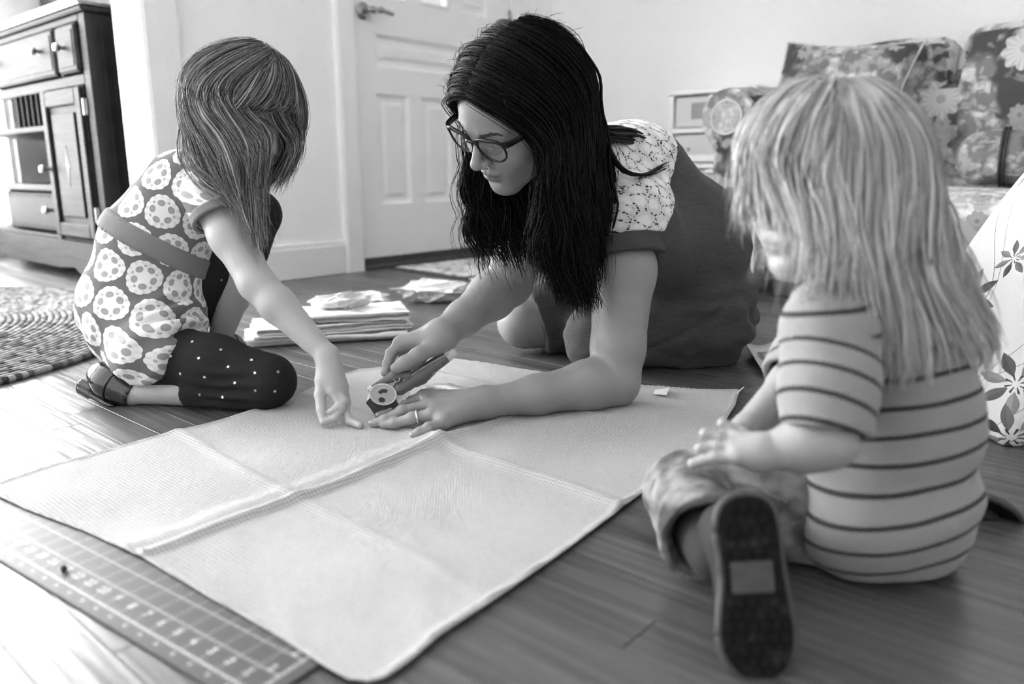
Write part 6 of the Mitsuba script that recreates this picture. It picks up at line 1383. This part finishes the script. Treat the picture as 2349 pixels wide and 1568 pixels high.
# shoes
mat('shoe_cloth', lambda p, n, uv: mi.Color3f(0.010 + 0.006 * noise(p.x * 300, p.y * 300, p.z * 300)), 0.85)
mat('shoe_sole', lambda p, n, uv: mi.Color3f(0.006 + 0.015 * smoothstep(0.5, 0.75, fbm(p.x * 60, p.y * 60, p.z * 60, 3))), 0.8, 0.2)
mat('sole_patch', lambda p, n, uv: mi.Color3f(0.030 + 0.03 * fbm(p.x * 90, p.y * 90, p.z * 90, 2)), 0.6)
def kid_shoe(heel, ball, toward, par, L=0.150, label=None):
    """sole from heel to ball facing 'toward', the upper behind it"""
    y = unit(ball - heel); z = unit(toward - y * (toward @ y)); x = np.cross(y, z); c = (heel + ball) / 2
    h_ = L / 2
    ol = spline([(0.0, -h_), (0.020, -h_ * 0.90), (0.0265, -h_ * 0.62), (0.0245, -h_ * 0.12), (0.0300, h_ * 0.40), (0.0275, h_ * 0.75), (0.013, h_ * 0.97), (-0.004, h_), (-0.022, h_ * 0.88), (-0.0300, h_ * 0.50), (-0.0265, -h_ * 0.05), (-0.0250, -h_ * 0.60), (-0.0195, -h_ * 0.90), (0.0, -h_)], 70)
    P = Polygon(ol).buffer(0)
    def w(v): return c + v[:, :1] * x + v[:, 1:2] * y + v[:, 2:] * z
    def pl(m, z0): v = m.vertices.copy(); v[:, 2] += z0; m.vertices = w(v); m.fix_normals(); return m
    s = thing_ = put('shoe', mesh_field([('u', (lambda p: d_ell(p, c - z * 0.030 - y * 0.002, (0.026, h_ * 0.93, 0.030), np.array([x, y, z]))), 0), cone(c - z * 0.030 - y * 0.035, c - z * 0.062 - y * 0.040, 0.028, 0.029, 0.015), cut(cone(c - z * 0.052 - y * 0.040, c - z * 0.10 - y * 0.042, 0.0235, 0.0245), 0.004),
                                             ('i', lambda p: ((p - c.astype(np.float32)) @ z.astype(np.float32)) + 0.006, 0), ('i', lambda p: 0.002 - p[..., 2], 0)], *bounds([c - z * 0.03 - y * h_, c - z * 0.07 + y * h_], 0.05), 0.0032, reach=0.05), 'shoe_cloth', par, smooth=True)
    so = put('sole', pl(extrude(P, 0.009), -0.010), 'shoe_sole', s)
    wl = np.array(P.exterior.coords); v = np.stack([wl[:, 0] * 1.02, wl[:, 1] * 1.01, np.full(len(wl), -0.006)], 1)
    put('welt', tubes(w(v)[None], np.full((1, len(wl)), 0.0042), 8), 'sole_patch', s, smooth=True)
    patch = sbox(-0.016, -0.020, 0.018, 0.004); treads = []
    for j in range(15):
        y0 = -h_ + 0.006 + j * 0.0097
        for i in range(6):
            x0 = -0.029 + i * 0.0098 + (0.003 if j % 2 else 0)
            b = sbox(x0, y0, x0 + 0.0076, y0 + 0.0070).intersection(P.buffer(-0.003)).difference(patch.buffer(0.0015))
            if b.area > 1.6e-5: treads += [extrude(g, 0.0022) for g in getattr(b, 'geoms', [b]) if g.area > 1e-5]
    for t_ in treads: put('tread', pl(t_, -0.0012), 'shoe_sole', so)
    put('smooth_patch', pl(extrude(patch.buffer(0.001), 0.0014), -0.0012), 'sole_patch', so)
    return s
cdir = unit(np.array([0, 0, 0.4129]) - np.array([0.5828, 0.2376, 0.0693]))
kid_shoe(np.array([0.6036, 0.2605, 0.1297]), np.array([0.5693, 0.2242, 0.0065]), cdir + 0.30 * unit(np.array([0.5984, 0.2198, 0.0694]) - np.array([0.5744, 0.2472, 0.0692])), tod, 0.150)
kid_shoe(np.array([1.0708, 0.1963, 0.0088]), np.array([1.0615, 0.1520, 0.0074]), np.array([0.25, -0.9, 0.35]), tod, 0.125)
mat('sock', 0.012, 0.9)
put('sock', mesh_field([cone(m_(tk, ta, 0.55), m_(tk, ta, 0.98), 0.0335, 0.0265), ('i', lambda p: 0.003 - p[..., 2], 0)], *bounds([tk, ta], 0.05), 0.0032), 'sock', tod, smooth=True)
# hair
mat('blond_hair', lambda p, n, uv: mi.Color3f(dr.clip((0.32 + 0.26 * uv.x) * (0.85 + 0.3 * noise(p.x * 60, p.y * 60, p.z * 12)), 0.05, 0.8)), 0.45, 0.35)
cap = [TH.ell((-0.014, 0, 0.050), (0.110, 0.093, 0.091), 0), ('i', lambda p: ((TH.inv(p) - np.array([0.088, 0, 0.075], np.float32)) @ np.array([0.86, 0, -0.51], np.float32)), 0), ('i', lambda p: -0.075 - TH.inv(p)[..., 2], 0)]
capm = mesh_field(cap, *bounds([TH(0.11, 0.1, 0.15), TH(-0.13, -0.1, -0.08), TH(0.1, -0.1, 0.15), TH(-0.13, 0.1, 0.15), TH(-0.1, 0.1, -0.09)], 0.02), 0.0042)
gt = [[TH(0.02, -0.02, 0.143), TH(0.076, -0.052, 0.112), TH(0.100, -0.050, 0.070), [0.7553, 0.3428, 0.3916], [0.7427, 0.3379, 0.3666], [0.7391, 0.3290, 0.3417]],
      [TH(0.02, 0.0, 0.144), TH(0.085, -0.010, 0.125), TH(0.118, -0.010, 0.075), TH(0.116, -0.012, 0.045), TH(0.116, -0.010, 0.020)],
      [TH(0.01, 0.01, 0.144), TH(0.078, 0.040, 0.122), TH(0.108, 0.045, 0.075), TH(0.104, 0.050, 0.042), TH(0.104, 0.052, 0.015)],
      [TH(0.00, 0.02, 0.144), TH(0.062, 0.070, 0.108), TH(0.094, 0.075, 0.060), TH(0.092, 0.080, 0.030), TH(0.090, 0.080, 0.005)],
      [TH(0.00, 0.02, 0.143), TH(0.045, 0.085, 0.098), TH(0.055, 0.100, 0.035), [0.7540, 0.2383, 0.3304], [0.7506, 0.2264, 0.2832], [0.7462, 0.2169, 0.2398], [0.7451, 0.2116, 0.2201]],
      [TH(-0.02, 0.02, 0.143), TH(-0.010, 0.095, 0.085), TH(-0.015, 0.105, 0.020), [0.7821, 0.2112, 0.3221], [0.7858, 0.1985, 0.2735], [0.7820, 0.1895, 0.2336], [0.7762, 0.1881, 0.2096]],
      [TH(-0.04, 0.02, 0.140), TH(-0.050, 0.092, 0.080), TH(-0.062, 0.100, 0.010), [0.8360, 0.1951, 0.3185], [0.8431, 0.1806, 0.2763], [0.8509, 0.1665, 0.2378], [0.8511, 0.1580, 0.2127]],
      [TH(-0.06, 0.01, 0.134), TH(-0.095, 0.065, 0.070), TH(-0.108, 0.070, 0.00), [0.8961, 0.1899, 0.3223], [0.9040, 0.1738, 0.2780], [0.9113, 0.1545, 0.2453], [0.9095, 0.1486, 0.2212], [0.9005, 0.1537, 0.2059]],
      [TH(-0.07, -0.01, 0.130), TH(-0.118, 0.010, 0.065), TH(-0.128, 0.010, 0.00), [0.9697, 0.1984, 0.3202], [0.9711, 0.1918, 0.2821], [0.9743, 0.1764, 0.2469], [0.9745, 0.1675, 0.2210]]]
gts = [[TH(0.01, 0.0, 0.144), TH(0.085, 0.020, 0.125), TH(0.122, 0.020, 0.070), [0.7086, 0.2877, 0.3464], [0.7008, 0.2861, 0.3151], [0.7058, 0.2827, 0.2987]],
       [TH(0.01, 0.01, 0.144), TH(0.070, 0.060, 0.115), TH(0.100, 0.075, 0.055), [0.7209, 0.2585, 0.3475], [0.7158, 0.2602, 0.3120], [0.7245, 0.2561, 0.2830]],
       [TH(0.00, 0.02, 0.144), TH(0.045, 0.082, 0.100), TH(0.060, 0.100, 0.040), [0.7405, 0.2412, 0.3393], [0.7384, 0.2380, 0.2997], [0.7433, 0.2241, 0.2516]]]
gtb = [[TH(-0.05, 0.0, 0.138), TH(-0.10, 0.03, 0.075), [0.9196, 0.2343, 0.3726], [0.9138, 0.2227, 0.3182], [0.8971, 0.2086, 0.2655], [0.8820, 0.1961, 0.2230]],
       [TH(-0.04, -0.01, 0.138), TH(-0.08, -0.06, 0.075), [1.0022, 0.2324, 0.3699], [0.9992, 0.2162, 0.3115], [0.9945, 0.2053, 0.2629], [0.9796, 0.1928, 0.2213]]]
P1 = sheet(gt, 1500, 28, 31, (0.0022, 0.0065), 0.0032, 5.0); P2 = sheet(gtb, 450, 26, 32, (0.004, 0.010), 0.004, 5.0); P3 = sheet(gt, 1400, 28, 33, (0.003, 0.0085), 0.0035, 5.0)
hair_put(capm, [(P1, 0.0015, 4), (P2, 0.0019, 4), (P3, 0.00042, 3), (sheet(gts, 20, 28, 34, (0.002, 0.006), 0.003, 5.0), 0.0022, 5), (sheet(gts, 160, 28, 35, (0.004, 0.012), 0.003, 5.0), 0.0005, 3)], 'blond_hair', tod, 'long loose blond hair', 5)

# ---------------------------------------------------------------- end
